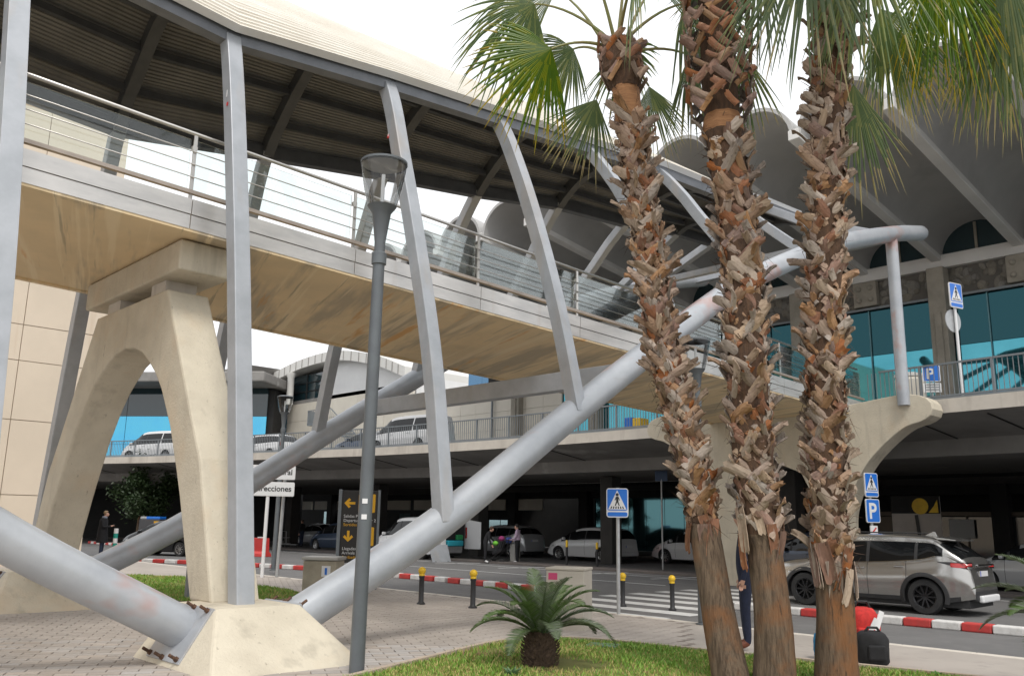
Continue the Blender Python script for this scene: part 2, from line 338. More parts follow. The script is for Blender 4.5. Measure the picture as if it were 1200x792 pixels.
# ------------------------------------------------------------------ lawns: soil, edging, blades
def lawn(poly, name, label, n, zoff, h, seed, edging=True):
    P = [Vector((x, y, 0)) for x, y in poly]; C = sum(P, Vector())/len(P)
    bed = MB(); ring = catmull(P+[P[0]], 4)[:-1]
    bed.add([(C.x, C.y, gz(C.x, C.y)+zoff)]+[(p.x, p.y, gz(p.x, p.y)+zoff*.6) for p in ring], [(0, i+1, (i+1) % len(ring)+1) for i in range(len(ring))])
    tag(bed.build(name+'_soil', soilgrass), kind='structure')
    if edging:
        e = MB(); q = [(p.x, p.y, gz(p.x, p.y)+.012) for p in ring]; e.sweep(q+[q[0]], [(-.05, -.035), (-.05, .035), (.05, .035), (.05, -.035)], bn=(0, 0, 1))
        tag(e.build(name+'_edging', mat('edging', (.46, .37, .29), (.38, .31, .25), 3, .9)), kind='structure')
    rng = np.random.default_rng(seed); xs = [p[0] for p in poly]; ys = [p[1] for p in poly]
    V = []; F_ = []; MI = []; cnt = 0
    cl = rng.uniform(0, 1, (400, 3))
    while cnt < n:
        x = rng.uniform(min(xs), max(xs)); y = rng.uniform(min(ys), max(ys))
        if not pin(poly, x, y): continue
        d = Vector((x, y, .2))-CAM; zz = d.dot(CFW)
        if zz < 4: continue
        px = 600+1020*d.dot(CRT)/zz; py = 396-1020*d.dot(CUP)/zz
        if not (-60 < px < 1260 and py < 840): continue
        bare = max(math.exp(-((x+6.75)**2/.7+(y-7.45)**2/.45)), .8*math.exp(-((x+7.9)**2/.25+(y-7.6)**2/1.2)))
        pat = .5+.5*math.sin(x*2.3+1.3*math.sin(y*1.9))*math.sin(y*2.7+x*.7)
        if rng.uniform() < max(bare*1.15, .25*(1-pat)): continue
        cnt += 1
        hh = h*rng.uniform(.5, 1.25)*(.75+.5*pat); a = rng.uniform(0, 6.28); wd = .0055*rng.uniform(.7, 1.4)*(zz/9)**.5; le = rng.uniform(.2, .9)*hh
        z0 = gz(x, y)+zoff*.5; b = len(V); ca, sa = math.cos(a), math.sin(a); a2 = rng.uniform(0, 6.28); lx, ly = math.cos(a2)*le, math.sin(a2)*le
        V += [(x-ca*wd, y-sa*wd, z0), (x+ca*wd, y+sa*wd, z0), (x+ca*wd*.7+lx*.4, y+sa*wd*.7+ly*.4, z0+hh*.6), (x-ca*wd*.7+lx*.4, y-sa*wd*.7+ly*.4, z0+hh*.6), (x+lx, y+ly, z0+hh)]
        F_ += [(b, b+1, b+2, b+3), (b+3, b+2, b+4)]; dry = rng.uniform() < .08+.42*(1-pat)**1.5+bare*.5; m_ = 2 if dry else (0 if rng.uniform() < .6 else 1); MI += [m_, m_]
    me = bpy.data.meshes.new(name); me.from_pydata(V, [], F_); me.polygons.foreach_set('material_index', MI)
    for m_ in (grass1, grass2, grass3): me.materials.append(m_)
    tag(link(name, me), label, 'grass', kind='stuff')
soilgrass = mat('soil_grass', (.17, .17, .05), (.12, .14, .03), 3, .95, 0, .5, 60, c3=(.22, .13, .075), s3=1.1, r3=(.52, .66))
grass1 = mat('grass_mid', (.14, .29, .03), (.115, .24, .025), 3, .6); grass2 = mat('grass_light', (.25, .40, .06), None, rough=.6); grass3 = mat('grass_dry', (.44, .38, .14), (.36, .29, .10), 4, .7)
lawn(GRASS, 'lawn', 'green grass island round the palm trunks', 62000, .03, .05, 3)
lawn(GRASSL, 'far_lawn', 'grass patch behind the concrete pier', 16000, .03, .06, 5, False)
# ------------------------------------------------------------------ viaduct (upper road)
VE = catmull([(-130, -22, 0), (-95, 1, 0), (-70, 12.6, 0), (-55.3, 19.4, 0), (-49.9, 21.3, 0), (-43.9, 23.05, 0), (-38.1, 24.35, 0), (-35.3, 24.95, 0), (-28.3, 25.6, 0), (-20.2, 25.7, 0), (-14, 25.2, 0), (-9, 24.7, 0), (-6.6, 24.42, 0), (0, 23.8, 0), (12, 22.6, 0)], 5)
VZ = 5.2
def vnorm(i):
    t = (VE[min(i+1, len(VE)-1)]-VE[max(i-1, 0)]).normalized(); return Vector((-t.y, t.x, 0))
via = thing('road_viaduct', 'concrete viaduct carrying the upper forecourt road across the picture', 'viaduct', (-20, 26, 0), world=True)
rows = []
for off, z in ((0, VZ-.36), (0, VZ+.02), (.28, VZ+.02), (.3, VZ-.06), (11.2, VZ-.06)):
    rows.append([(*(p+vnorm(i)*off).xy, z) for i, p in enumerate(VE)])
MB().grid(rows[:3]).build('edge_beam', viadm, via)
MB().grid(rows[2:]).build('road_deck', asphalt, via)
rows = [[(*(p+vnorm(i)*off).xy, z) for i, p in enumerate(VE)] for off, z in ((0, VZ-.36), (.35, VZ-.40), (3.2, VZ-.75), (3.25, VZ-1.25), (24, VZ-1.35))]
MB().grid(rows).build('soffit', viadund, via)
# joints across the soffit
for i in range(6, len(VE)-4, 4):
    p, n_ = VE[i], vnorm(i); MB().bar((*(p+n_*.4).xy, VZ-.42), (*(p+n_*3.1).xy, VZ-.76), .05, .02).build('soffit_joint', darkwall, via)
for x in (-8, -17, -26, -35, -44, -54):
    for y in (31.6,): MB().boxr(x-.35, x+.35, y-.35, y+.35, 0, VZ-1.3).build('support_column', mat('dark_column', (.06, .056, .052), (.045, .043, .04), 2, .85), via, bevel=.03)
# viaduct railing
rl = thing('viaduct_railing', 'dark grey baluster railing along the edge of the viaduct', 'railing', (-20, 25.8, VZ), world=True)
def arc_pts(off, x0, x1, step):
    pts = [p+vnorm(i)*off for i, p in enumerate(VE)]; out = []; acc = 0
    for a, b in zip(pts, pts[1:]):
        d = b-a; Ln = d.length; s_ = 0
        while acc <= Ln-s_:
            s_ += acc; q = a+d*(s_/Ln)
            if x0 <= q.x <= x1: out.append((q, math.atan2(d.y, d.x)))
            acc = step
        acc -= Ln-s_
    return out
A = arc_pts(.14, -72, -17.4, .13); B = arc_pts(.14, -10.9, 2, .13)
bal = MB().boxr(-.009, .009, -.009, .009, .12, .98).mesh('baluster'); bal.materials.append(railm)
allb = sorted(A+B, key=lambda q: (q[0]-CAM).dot(CFW))
for q, a in allb[:300]: link('baluster', bal, rl, loc=(q.x, q.y, VZ), rot=(0, 0, a))
fb = MB()
for q, a in allb[300:]: fb.box((q.x, q.y, VZ+.55), (.02, .02, .86))
tag(fb.build('far_balusters', railm, rl), kind='stuff')
post = MB().boxr(-.03, .03, -.035, .035, -.12, 1.02).mesh('post'); post.materials.append(railm)
for x0, x1 in ((-72, -17.4), (-10.9, 2)):
    for q, a in arc_pts(.14, x0, x1, 1.95): link('post', post, rl, loc=(q.x, q.y, VZ), rot=(0, 0, a))
    c = [q for q, a in arc_pts(.14, x0, x1, .9)]
    for z, h_, w_ in ((1.0, .05, .06), (.12, .05, .045)):
        MB().sweep([(q.x, q.y, VZ+z) for q in c], [(-h_/2, -w_/2), (-h_/2, w_/2), (h_/2, w_/2), (h_/2, -w_/2)], bn=(0, 0, 1)).build('top_rail' if z > .5 else 'bottom_rail', railm, rl)
    MB().sweep([(q.x, q.y, VZ+.05) for q in c], [(-.03, -.05), (-.03, .05), (.03, .05), (.03, -.05)], bn=(0, 0, 1)).build('kick_plate', railm, rl)
# ------------------------------------------------------------------ footbridge
XC = -13.1; DN, DF = -10.9, -15.45       # bridge centre line, near and far deck edges
def zb(y): return 5.60-.028*y             # underside of the sloping deck
br = thing('footbridge', 'long covered steel and concrete footbridge crossing to the terminal', 'footbridge', (XC, 4.9, 0), world=True)
prof3 = [(3.88, 2.0), (3.51, 3.89), (3.06, 5.64), (2.55, 7.3), (2.05, 8.75), (1.3, 9.6), (.6, 10.15), (0, 10.35)]
prof4 = [(3.9, 3.7), (3.45, 5.13), (2.98, 6.59), (2.42, 8.04), (1.87, 9.15), (1.2, 9.85), (.5, 10.33), (0, 10.45)]
FR = [(-3.35, [(3.9, 5.3)]+prof4[1:], 1.9), (-.6, prof4, 1.9), (2.15, prof3, 2.12),
      (4.9, [(3.75, .8), (3.42, 2.6), (2.85, 5.5), (2.13, 8.4), (1.5, 9.25), (.75, 9.95), (0, 10.25)], 2.13),
      (7.7, prof3, 2.02), (10.4, prof4, 1.87),
      (13.1, [(3.88, 5.2), (3.5, 6.4), (2.85, 7.9), (2.38, 8.7), (1.8, 9.45), (1.15, 10.05), (.45, 10.47), (0, 10.55)], 1.78),
      (15.8, [(3.85, 6.75), (3.4, 7.55), (2.7, 8.5), (2.25, 9.13), (1.62, 9.86), (.9, 10.38), (0, 10.6)], 1.62),
      (18.5, [(3.85, 7.95), (3.3, 8.5), (2.8, 8.95), (2.0, 9.7), (1.0, 10.4), (0, 10.65)], 1.55),
      (20.9, [(3.85, 8.95), (2.8, 9.6), (1.5, 10.38), (.7, 10.6), (0, 10.7)], 1.5),
      (22.8, [(3.85, 9.55), (2.8, 10.0), (1.5, 10.5), (.7, 10.68), (0, 10.75)], 1.5)]
tp = [(5.55, .58), (7.72, 1.72), (10.44, 3.50), (12.45, 4.78), (15.06, 6.37), (16.83, 7.26), (19.32, 8.34), (21.26, 9.05), (24.07, 9.92), (25.85, 10.38)]
def tz(y):
    y = y if y > 4.9 else 9.8-y
    if y < 5.5: return .75
    for (a, b), (c, d) in zip(tp, tp[1:]):
        if a <= y <= c: return b+(d-b)*(y-a)/(c-a)
    return .75
def half(pr): return [(p.x, p.y) for p in catmull([(u, z, 0) for u, z in pr], 8)]
def cut(h, ue):
    lo = [q for q in h if q[0] > ue]; hi = [q for q in h if q[0] <= ue]; a, b = lo[-1], hi[0]; t = (a[0]-ue)/(a[0]-b[0])
    e = (ue, a[1]+(b[1]-a[1])*t); return lo+[e], [e]+hi
SEC = [(-.11, -.11), (.11, -.11), (.11, .11), (-.11, .11)]
EDGE = []; ARC = []
for y, pr, ue in FR:
    if y > -1: pr = [(3.87 if y != 4.9 else 3.76, tz(y))]+[q for q in pr[1:] if q[1] > tz(y)+.7]
    lo, hi = cut(half(pr), ue); EDGE.append((y, hi[0])); ARC.append((y, hi))
    for s_ in (1, -1):
        if -4 < y: MB().sweep([(XC+s_*u, y, z) for u, z in lo]+[(XC+s_*(hi[0][0]-.05), y, hi[0][1]+.08)], SEC).build('leg', steel, br, bevel=.015)
    rib = [(XC+u, y, z+.02) for u, z in hi]+[(XC-u, y, z+.02) for u, z in hi[-2::-1]]
    MB().sweep(rib, [(-.10, -.13), (.10, -.13), (.10, .13), (-.10, .13)]).build('roof_rib', darksteel, br)
def resample(h, n):
    h = [Vector((*q, 0)) for q in h]; L = [0]
    for a, b in zip(h, h[1:]): L.append(L[-1]+(b-a).length)
    out = []
    for k in range(n):
        t = L[-1]*k/(n-1); i = max(j for j in range(len(L)) if L[j] <= t+1e-9); i = min(i, len(h)-2)
        out.append(h[i]+(h[i+1]-h[i])*((t-L[i])/max(L[i+1]-L[i], 1e-9)))
    return out
def roof_rows(off, n=168, amp=.011, ext=0.0):
    """corrugated skin; ridges run along the bridge"""
    rows = []; st = []
    for k in range(len(ARC)-1):
        for t in (0, .5): st.append((k, t))
    st.append((len(ARC)-2, 1.0))
    for k, t in st:
        a = resample(ARC[k][1], n); b = resample(ARC[k+1][1], n); y = ARC[k][0]*(1-t)+ARC[k+1][0]*t
        h = [p*(1-t)+q*t for p, q in zip(a, b)]; row = []
        for j, p in enumerate(h):
            d = (h[min(j+1, n-1)]-h[max(j-1, 0)]).normalized(); nn = Vector((-d.y, d.x)) if d.x < 0 else Vector((d.y, -d.x))
            if nn.y < 0: nn = -nn
            o_ = off+amp*(1 if j % 4 < 2 else -1); row.append((p.x+nn.x*o_, p.y+nn.y*o_))
        rows.append([(XC+u, y, z) for u, z in row]+[(XC-u, y, z) for u, z in row[-2::-1]])
    return rows
r_in = roof_rows(.16); r_out = roof_rows(.30)
half_i = len(r_in[0])//2
MB().grid(r_in).build('roof_lining', liningm, br)
MB().grid([r[::-1] for r in r_out]).build('roof_cladding', claddm, br)
for k, nm in ((0, 'near'), (-1, 'far')):
    MB().grid([[r[k] for r in r_in], [r[k] for r in r_out]]).build('eave_trim', whitep, br)
MB().grid([r_in[-1], r_out[-1]]).build('roof_end_trim', stainl, br)
for fr in (.0, .26, .52, .76):            # edge beams and purlins
    for s_ in ((1, -1)):
        pts = []
        for y, h in ARC:
            q = resample(h, 50)[int(fr*49)]; pts.append((XC+s_*(q.x-(.02 if fr else 0)), y, q.y+(.03 if fr else .05)))
        w_, h_ = (.10, .13) if fr == 0 else (.05, .06)
        MB().sweep(pts, [(-w_, -h_), (w_, -h_), (w_, h_), (-w_, h_)], bn=(1, 0, 0)).build('edge_beam' if fr == 0 else 'purlin', edgepaint if fr == 0 and s_ > 0 else darksteel, br)
g_ = []
for y, h in ARC:
    q = resample(h, 50)[44]; g_.append((XC+q.x*.6+.05, y, q.y+.42))
MB().tube(g_, .035, 8).build('ridge_cable_duct', steel, br)
# inclined main tubes (arching up from the pedestal), both directions, both sides
tcur = [(p.x, p.y) for p in catmull([(a, b, 0) for a, b in tp], 6)]
for X in (-9.35, -16.95):
    MB().tube([(X, y, z) for y, z in tcur]+[(X, 25.98, 10.41), (X, 26.05, 10.425)], [.228]*len(tcur)+[.20, .11], 24).build('main_tube', tubem, br, smooth=40)
    MB().tube([(X, 9.8-y, z) for y, z in tcur if y < 17], .215, 24).build('main_tube', tubem, br, smooth=40)
    for s_ in (1, -1):      # anchor flange, bolts
        c = Vector((X, 4.9+s_*.665, .535)); d = Vector((0, .85*s_, .53)).normalized(); n_ = Vector((1, 0, 0)).cross(d)
        fl = MB(); fl.box(c, (.80, .05, .62), Matrix((Vector((1, 0, 0)), d, n_)).transposed()); fo = fl.build('anchor_flange', steel, br, bevel=.006)
        for i, j in ((-.33, -.27), (.33, -.27), (-.33, .27), (.33, .27), (0, .285), (0, -.285)):
            p = c+Vector((1, 0, 0))*i+n_*j; MB().tube([p, p+d*.13], .017, 8).tube([p+d*.02, p+d*.05], .03, 6).build('bolt', rustm, fo)
    MB().tube([(X, 23.7, VZ-.2), (X, 23.7, 9.8)], .16 if X > -10 else .16, 20).build('tube_column', tubem, br, smooth=40)
MB().bar((-9.4, 11.75, 4.30), (-16.9, 11.75, 4.30), .24, .34).build('cross_beam', steel, br, bevel=.01)
MB().bar((-9.4, 25.2, 10.2), (-16.9, 25.2, 10.2), .2, .2).build('cross_beam', steel, br, bevel=.01)
MB().bar((-9.4, 21.0, 9.0), (-16.9, 21.0, 9.0), .18, .18).build('cross_beam', steel, br, bevel=.01)
# deck: soffit, fascia panels, floor
Y0, Y1 = -9.0, 24.9
MB().add([(DN-.03, Y0, zb(Y0)), (DF, Y0, zb(Y0)), (DF, Y1, zb(Y1)), (DN-.03, Y1, zb(Y1))], [(0, 1, 2, 3)])
d_ = MB(); d_.add([(DN-.03, Y0, zb(Y0)), (DF+.03, Y0, zb(Y0)), (DF+.03, Y1, zb(Y1)), (DN-.03, Y1, zb(Y1)), (DN-.03, Y0, zb(Y0)+.38), (DF+.03, Y0, zb(Y0)+.38), (DF+.03, Y1, zb(Y1)+.38), (DN-.03, Y1, zb(Y1)+.38)],
               [(0, 1, 2, 3), (7, 6, 5, 4), (0, 4, 5, 1), (3, 2, 6, 7), (0, 3, 7, 4), (1, 5, 6, 2)]); d_.build('deck_slab', soffitm, br)
lip = MB()
for X, s_ in ((DN-.06, 1), (DF+.06, -1)): lip.bar((X, Y0, zb(Y0)-.015), (X, Y1, zb(Y1)-.015), .1, .04)
lip.build('drip_lip', soffitm, br)
py = 4.55-2.6*4
while py < 24.5:
    for X, s_ in ((DN, 1), (DF, -1)):
        a, b = py+.006, min(py+2.6-.006, Y1); p = MB()
        for z0, z1, o_ in ((.0, .19, .0), (.2, .41, .012)):
            p.add([(X+s_*o_, a, zb(a)+z0), (X+s_*o_, b, zb(b)+z0), (X+s_*o_, b, zb(b)+z1), (X+s_*o_, a, zb(a)+z1), (X-s_*.03, a, zb(a)+z0), (X-s_*.03, b, zb(b)+z0), (X-s_*.03, b, zb(b)+z1), (X-s_*.03, a, zb(a)+z1)],
                  [(0, 1, 2, 3), (7, 6, 5, 4), (3, 2, 6, 7), (0, 4, 5, 1), (0, 3, 7, 4), (1, 5, 6, 2)])
        p.build('fascia_panel', fasciam, br)
        if b > a+1:
            gl = MB(); xg = X-s_*.13; gl.add([(xg, a+.03, zb(a)+.55), (xg, b-.03, zb(b)+.55), (xg, b-.03, zb(b)+1.30), (xg, a+.03, zb(a)+1.30), (xg-s_*.012, a+.03, zb(a)+.55), (xg-s_*.012, b-.03, zb(b)+.55), (xg-s_*.012, b-.03, zb(b)+1.30), (xg-s_*.012, a+.03, zb(a)+1.30)],
                  [(0, 1, 2, 3), (7, 6, 5, 4), (3, 2, 6, 7), (0, 4, 5, 1), (0, 3, 7, 4), (1, 5, 6, 2)]); gl.build('glass_panel', railglass, br)
        q = MB(); q.bar((X-s_*.08, py, zb(py)+.2), (X-s_*.08, py, zb(py)+1.36), .05, .02, (1, 0, 0)); po = q.build('railing_post', stainl, br)
        MB().box((X-s_*.10, py, zb(py)+1.16), (.05, .07, .06)).build('glass_clamp', stainl, po)
    py += 2.6
for X, s_ in ((DN, 1), (DF, -1)):
    def rail(z, r, nm, m, x_): MB().tube([(x_, Y0, zb(Y0)+z), (x_, Y1-.3, zb(Y1-.3)+z)], r, 8).build(nm, m, br, smooth=True)
    rail(1.37, .028, 'handrail', stainl, X-s_*.08)
    for z in (1.10, .92, .74): rail(z, .009, 'rail_wire', stainl, X-s_*.05)
    MB().bar((X-s_*.07, Y0, zb(Y0)+.53), (X-s_*.07, Y1, zb(Y1)+.53), .07, .05).build('base_rail', railrust, br)
# ------------------------------------------------------------------ concrete pedestals, arch pier
def pedestal(X, label):
    t = MB(); z0, z1 = .0, .80; c = (X, 4.9)
    lo = [(X-.8, 4.9-1.0), (X+1.5, 4.9-1.02), (X+1.5, 4.9+1.02), (X-.8, 4.9+1.0)]; hi = [(X-.62, 4.9-.50), (X+.42, 4.9-.50), (X+.42, 4.9+.50), (X-.62, 4.9+.50)]
    t.add([(*p, z0) for p in lo]+[(*p, z1) for p in hi], [(3, 2, 1, 0), (4, 5, 6, 7)]+[(i, (i+1) % 4, 4+(i+1) % 4, 4+i) for i in range(4)])
    tag(t.build('concrete_pedestal', cream, bevel=.03), label, 'pedestal', 'pedestals under the footbridge')
pedestal(-9.35, 'near cream concrete pedestal holding two grey tubes at the bottom of the picture')
pedestal(-16.85, 'far cream concrete pedestal at the left edge behind the big tube')
out_ = [(-9.62, .78), (-10.25, 2.43), (-10.62, 3.0), (-11.05, 3.7), (-11.75, 4.83)]
inn = [(-10.2, .78), (-10.80, 2.1), (-11.25, 2.9), (-11.75, 3.55), (-12.35, 3.98), (-12.75, 4.12)]
cx = -13.1; poly = out_+[(2*cx-a, b) for a, b in out_[::-1]]+[(2*cx-a, b) for a, b in inn]+inn[::-1]
pier = thing('concrete_pier', 'cream concrete arch pier standing under the footbridge', 'pier', (cx, 5.05, 0), world=True)
n_o = len(out_)
def pstrip(A, B_):     # arch built as quads between outer and inner outlines
    m_ = MB(); k = len(A); v = [(a, y, b) for y in (4.68, 5.28) for a, b in A]+[(a, y, b) for y in (4.68, 5.28) for a, b in B_]
    f = []
    for i in range(k-1):
        f += [(i, i+1, 2*k+i+1, 2*k+i)[::1], (k+i, 3*k+i, 3*k+i+1, k+i+1), (i, k+i, k+i+1, i+1), (2*k+i, 2*k+i+1, 3*k+i+1, 3*k+i)]
    f += [(0, 2*k, 3*k, k), (k-1, 2*k-1, 4*k-1, 3*k-1)]; m_.add(v, f); return m_
def res2(pts, n): return [(p.x, p.y) for p in resample(pts, n)]
oc = res2(out_, 14)+[(cx, 4.83)]; ic = res2(inn+[(cx, 4.16)], 15)
full_o = oc+[(2*cx-a, b) for a, b in oc[-2::-1]]; full_i = ic+[(2*cx-a, b) for a, b in ic[-2::-1]]
pstrip(full_o, full_i).build('arch', cream, pier, bevel=.035)
MB().boxr(-11.3, -14.9, 4.62, 5.40, 5.02, zb(5.4)-.003).build('bearing_beam', cream, pier, bevel=.03)
for xa in (-12.0, -13.7): MB().boxr(xa, xa-.5, 4.75, 5.2, 4.82, 5.03).build('bearing_pad', viadm, pier)
# second pier at the viaduct: two legs, arch opening, curved arms reaching out
p2 = thing('concrete_pier', 'cream concrete pier with curved arms carrying the footbridge at the viaduct', 'pier', (-13.3, 24.1, 0), world=True)
armo = [(-11.15, 0), (-11.18, 1.7), (-11.05, 2.45), (-10.6, 3.35), (-10.0, 3.98), (-9.4, 4.42), (-8.95, 4.55), (-8.68, 4.72), (-8.66, 4.98), (-8.85, 5.20), (-9.3, 5.32)]
arms = [(p.x, p.y) for p in catmull([(a, b, 0) for a, b in armo], 4)]
inn2 = [(-12.1, 0), (-12.1, 2.6), (-12.45, 3.3), (-13.3, 3.65)]; top2 = (-13.3, 4.95)
K = 46; A1 = res2(arms, K-6)+res2([(-9.4, 5.32), (-12.0, 5.02), top2], 6); B1 = res2(inn2, K)
c2 = -13.3
def pier2():
    m_ = MB()
    for sgn in (0, 1):
        f_ = (lambda q: q) if not sgn else (lambda q: (2*c2-q[0], q[1]))
        A_ = [f_(q) for q in A1]; B_ = [f_(q) for q in B1]
        poly = A_+B_[::-1]
        m_.prism(poly, lambda a, b, d: (a, d, b), 23.75, 24.5)
    return m_
pier2().build('arms_and_legs', cream, p2, bevel=.02)
# ------------------------------------------------------------------ terminal on the right: vault canopy, columns, glass
YF, YT = 36.0, 24.3; BX = [-3.4-3.0*i for i in range(13)]      # beam lines
tm = thing('terminal_building', 'airport terminal with a scalloped grey vault canopy and teal glass front', 'building', (-15, 36, 0), world=True)
def zbeam(y): return 12.35+(YF-y)/(YF-YT)*1.5
for i, X in enumerate(BX):
    b = MB(); v = []
    for y, h in ((YF+.3, .5), (YT, .34)):
        z = zbeam(y); v += [(X-.19, y, z), (X+.19, y, z), (X+.19, y, z+h), (X-.19, y, z+h)]
    b.add(v, [(0, 1, 2, 3), (7, 6, 5, 4)]+[(i_, 4+i_, 4+(i_+1) % 4, (i_+1) % 4) for i_ in range(4)]); b.build('canopy_beam', vaultbeam, tm, bevel=.02)
for i in range(len(BX)-1):
    a, b_ = BX[i]-.19, BX[i+1]+.19; c = (a+b_)/2; r = (a-b_)/2; rows_i = []; rows_o = []
    for k in range(9):
        y = YT+.14+(YF-YT-.14)*k/8; zz = zbeam(y)+.22; hr = .95*r if k == 0 else .95*r
        rows_i.append([(c+r*math.cos(t), y, zz+hr*math.sin(t)) for t in np.linspace(0, math.pi, 19)])
        rows_o.append([(c+(r+.13)*math.cos(t), y, zz+(hr+.13)*math.sin(t)) for t in np.linspace(0, math.pi, 19)])
    m_ = MB(); m_.grid(rows_i); m_.grid([q[::-1] for q in rows_o]); m_.grid([rows_i[0], rows_o[0]]); m_.build('vault', vaultm, tm, smooth=40)
    # lunette: dark glass with a mullion
    z0 = zbeam(YF)+.22; pl_ = [(c+r*math.cos(t), z0+.95*r*math.sin(t)) for t in np.linspace(0, math.pi, 19)]
    lu = MB().prism(pl_, lambda p, q, d: (p, d, q), YF-.02, YF+.05).build('lunette', darkglass, tm)
    MB().boxr(c-.05, c+.05, YF-.08, YF-.03, z0, z0+.9*r).build('mullion', stonem, lu)
X0, X1 = BX[-1]-.3, BX[0]+3
MB().boxr(X0, X1, YF-.22, YF+.1, 12.08, 12.62).build('cornice', vaultbeam, tm, bevel=.02)
MB().boxr(X0, X1, YF+.06, YF+.3, 10.95, 12.08).build('frieze', reliefm, tm)
rng = random.Random(4); blob = MB().lathe([(.001, .07), (.6, .06), (.9, .03), (1, 0)], (0, 0, 0), 10).mesh('relief_pebble'); blob.materials.append(mat('pebble', (.20, .185, .16), (.15, .14, .12), 3, .9, orand=.25))
for i in range(6):                         # relief between the columns
    for k in range(34):
        x = BX[i]-.45-rng.random()*2.1; z = 11.1+rng.random()*.85; o = link('relief_pebble', blob, tm, loc=(x, YF+.06, z), rot=(R(90), rng.uniform(0, 6.28), 0)); s_ = rng.uniform(.08, .2); o.scale = (s_*rng.uniform(1, 1.9), s_, .8)
for i, X in enumerate(BX):
    if i % 2 == 1:                         # full columns carry every second beam
        MB().boxr(X-.33, X+.33, YF-.55, YF+.05, VZ-.1, 12.06).boxr(X-.14, X+.14, YF-.62, YF-.55, VZ, 10.2).build('column', stonem, tm, bevel=.03)
    else:                                  # studded block between
        bk = MB().boxr(X-.5, X+.5, YF-.25, YF+.05, 11.0, 12.06).build('frieze_block', stonem, tm, bevel=.03)
        for dx in (-.25, .25):
            for z in (11.28, 11.78): MB().lathe([(.12, 0), (.11, .05), (.06, .1), (.001, .11)], (X+dx, YF-.25, z), 10, Matrix.Rotation(R(90), 3, 'X')).build('stud', stonem, bk)
# glazing panes between the columns
for i in range(1, 11, 2):
    xa, xb = BX[i]-.33, BX[i+2]+.33; n = 4; w_ = (xa-xb)/n
    for k in range(n):
        for z0, z1 in ((VZ+.05, 7.0), (7.02, 8.9), (8.92, 10.93)):
            a = xa-k*w_; b = MB(); t = random.uniform(-.006, .006); tz = random.uniform(-.004, .004)
            b.add([(a-.01, YF+.1+t, z0), (a-w_+.01, YF+.1-t, z0), (a-w_+.01, YF+.1-t+tz, z1), (a-.01, YF+.1+t+tz, z1)], [(0, 1, 2, 3)]); b.build('pane', bluelow if z1 < 7.1 else tealglass if z1 < 9.1 else tealrefl, tm)  # dark top row, lighter rows below: canopy and sky reflections in the colour
    for k in range(1, n): MB().boxr(xa-k*w_-.02, xa-k*w_+.02, YF+.02, YF+.08, VZ, 10.93).build('glazing_fin', mat('fin', (.10, .25, .28), None, rough=.3), tm)
    MB().boxr(xb, xa, YF-.1, YF+.04, 10.86, 10.95).build('glazing_head', railm, tm)
xa, xb = BX[0]+3, BX[1]+.33
for k in range(5): MB().boxr(xa-k*1.2-1.18, xa-k*1.2, YF+.08, YF+.12, VZ+.05, 10.93).build('pane', tealglass, tm)
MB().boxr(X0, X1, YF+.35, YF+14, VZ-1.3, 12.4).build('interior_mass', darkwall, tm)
# long upper front to the left of the bridge
def upper(x0, x1, z0, z1, y, m_, nx, nz, nm, gap=.015):
    w_ = (x1-x0)/nx; h_ = (z1-z0)/nz; b = MB().boxr(0, w_-gap, -.04, .04, 0, h_-gap); me = b.mesh(nm); me.materials.append(m_)
    for i in range(nx):
        for k in range(nz): link(nm, me, tm2, loc=(x0+i*w_, y+random.uniform(-.004, .004), z0+k*h_))
tm2 = thing('terminal_wing', 'cream panelled and blue glazed terminal wing behind the viaduct railing', 'building', (-50, 36, 0), world=True)
upper(-47.5, -33.0, 6.1, 9.4, 35.9, creampanel, 10, 3, 'cream_panel')
MB().boxr(-47.5, -33, 35.88, 36.0, VZ-.1, 6.08).build('blue_plinth', mat('blue_plinth', (.10, .19, .32), None, rough=.4), tm2)
upper(-33.0, -24.4, VZ, 9.4, 36.0, tealglass, 6, 3, 'pane')
upper(-44.0, -33.0, 9.75, 12.0, 38.5, mat('dusk_glass', (.10, .20, .32), None, rough=.05, metal=.8), 8, 1, 'pane')
MB().boxr(-47.5, -24.4, 36.05, 46, VZ-1.3, 9.55).build('wing_mass', whitewall, tm2)
MB().boxr(-47.6, -24.3, 35.7, 36.3, 9.42, 9.7).build('parapet', whitewall, tm2)
for x in (-38.6,): MB().tube([(x, 35.7, VZ), (x, 35.7, 9.4)], .07, 8).build('downpipe', railm, tm2)
# white curved block with roof brim and outdoor stairs
wb = thing('white_annex', 'white annex with a curved roof line, brim and outdoor stairs', 'building', (-57, 38, 0), world=True)
top = [(-66.5, 13.9), (-62, 14.5), (-57, 14.55), (-52, 13.6), (-48.2, 12.3)]
tc_ = [(p.x, p.y) for p in catmull([(a, b, 0) for a, b in top], 5)]
MB().prism([(-60.0, VZ-1)]+[(max(a, -60.0), b-.5) for a, b in tc_ if a >= -62]+[(-48.0, VZ-1)], lambda a, b, d: (a, d, b), 37.0, 50).build('wall', mat('annex_metal', (.70, .70, .69), (.64, .64, .635), .6, .5, .1), wb)
MB().prism(tc_+[(a, b-.75) for a, b in tc_[::-1]], lambda a, b, d: (a, d, b), 36.2, 50.5).build('roof_fascia', whitewall, wb)
for k in range(0, len(tc_)-1, 1):
    a, b = tc_[k]; MB().boxr(a-.02, a+.02, 36.16, 36.2, b-.72, b-.03).build('fascia_joint', viadund, wb)
MB().boxr(-90, -60.2, 37.2, 50, 11.3, 13.4).build('glazing_band', darkglass, wb)
for x in np.arange(-89, -60, 2.4): MB().boxr(x-.06, x+.06, 37.1, 37.2, 11.3, 13.4).build('mullion', darkwall, wb)
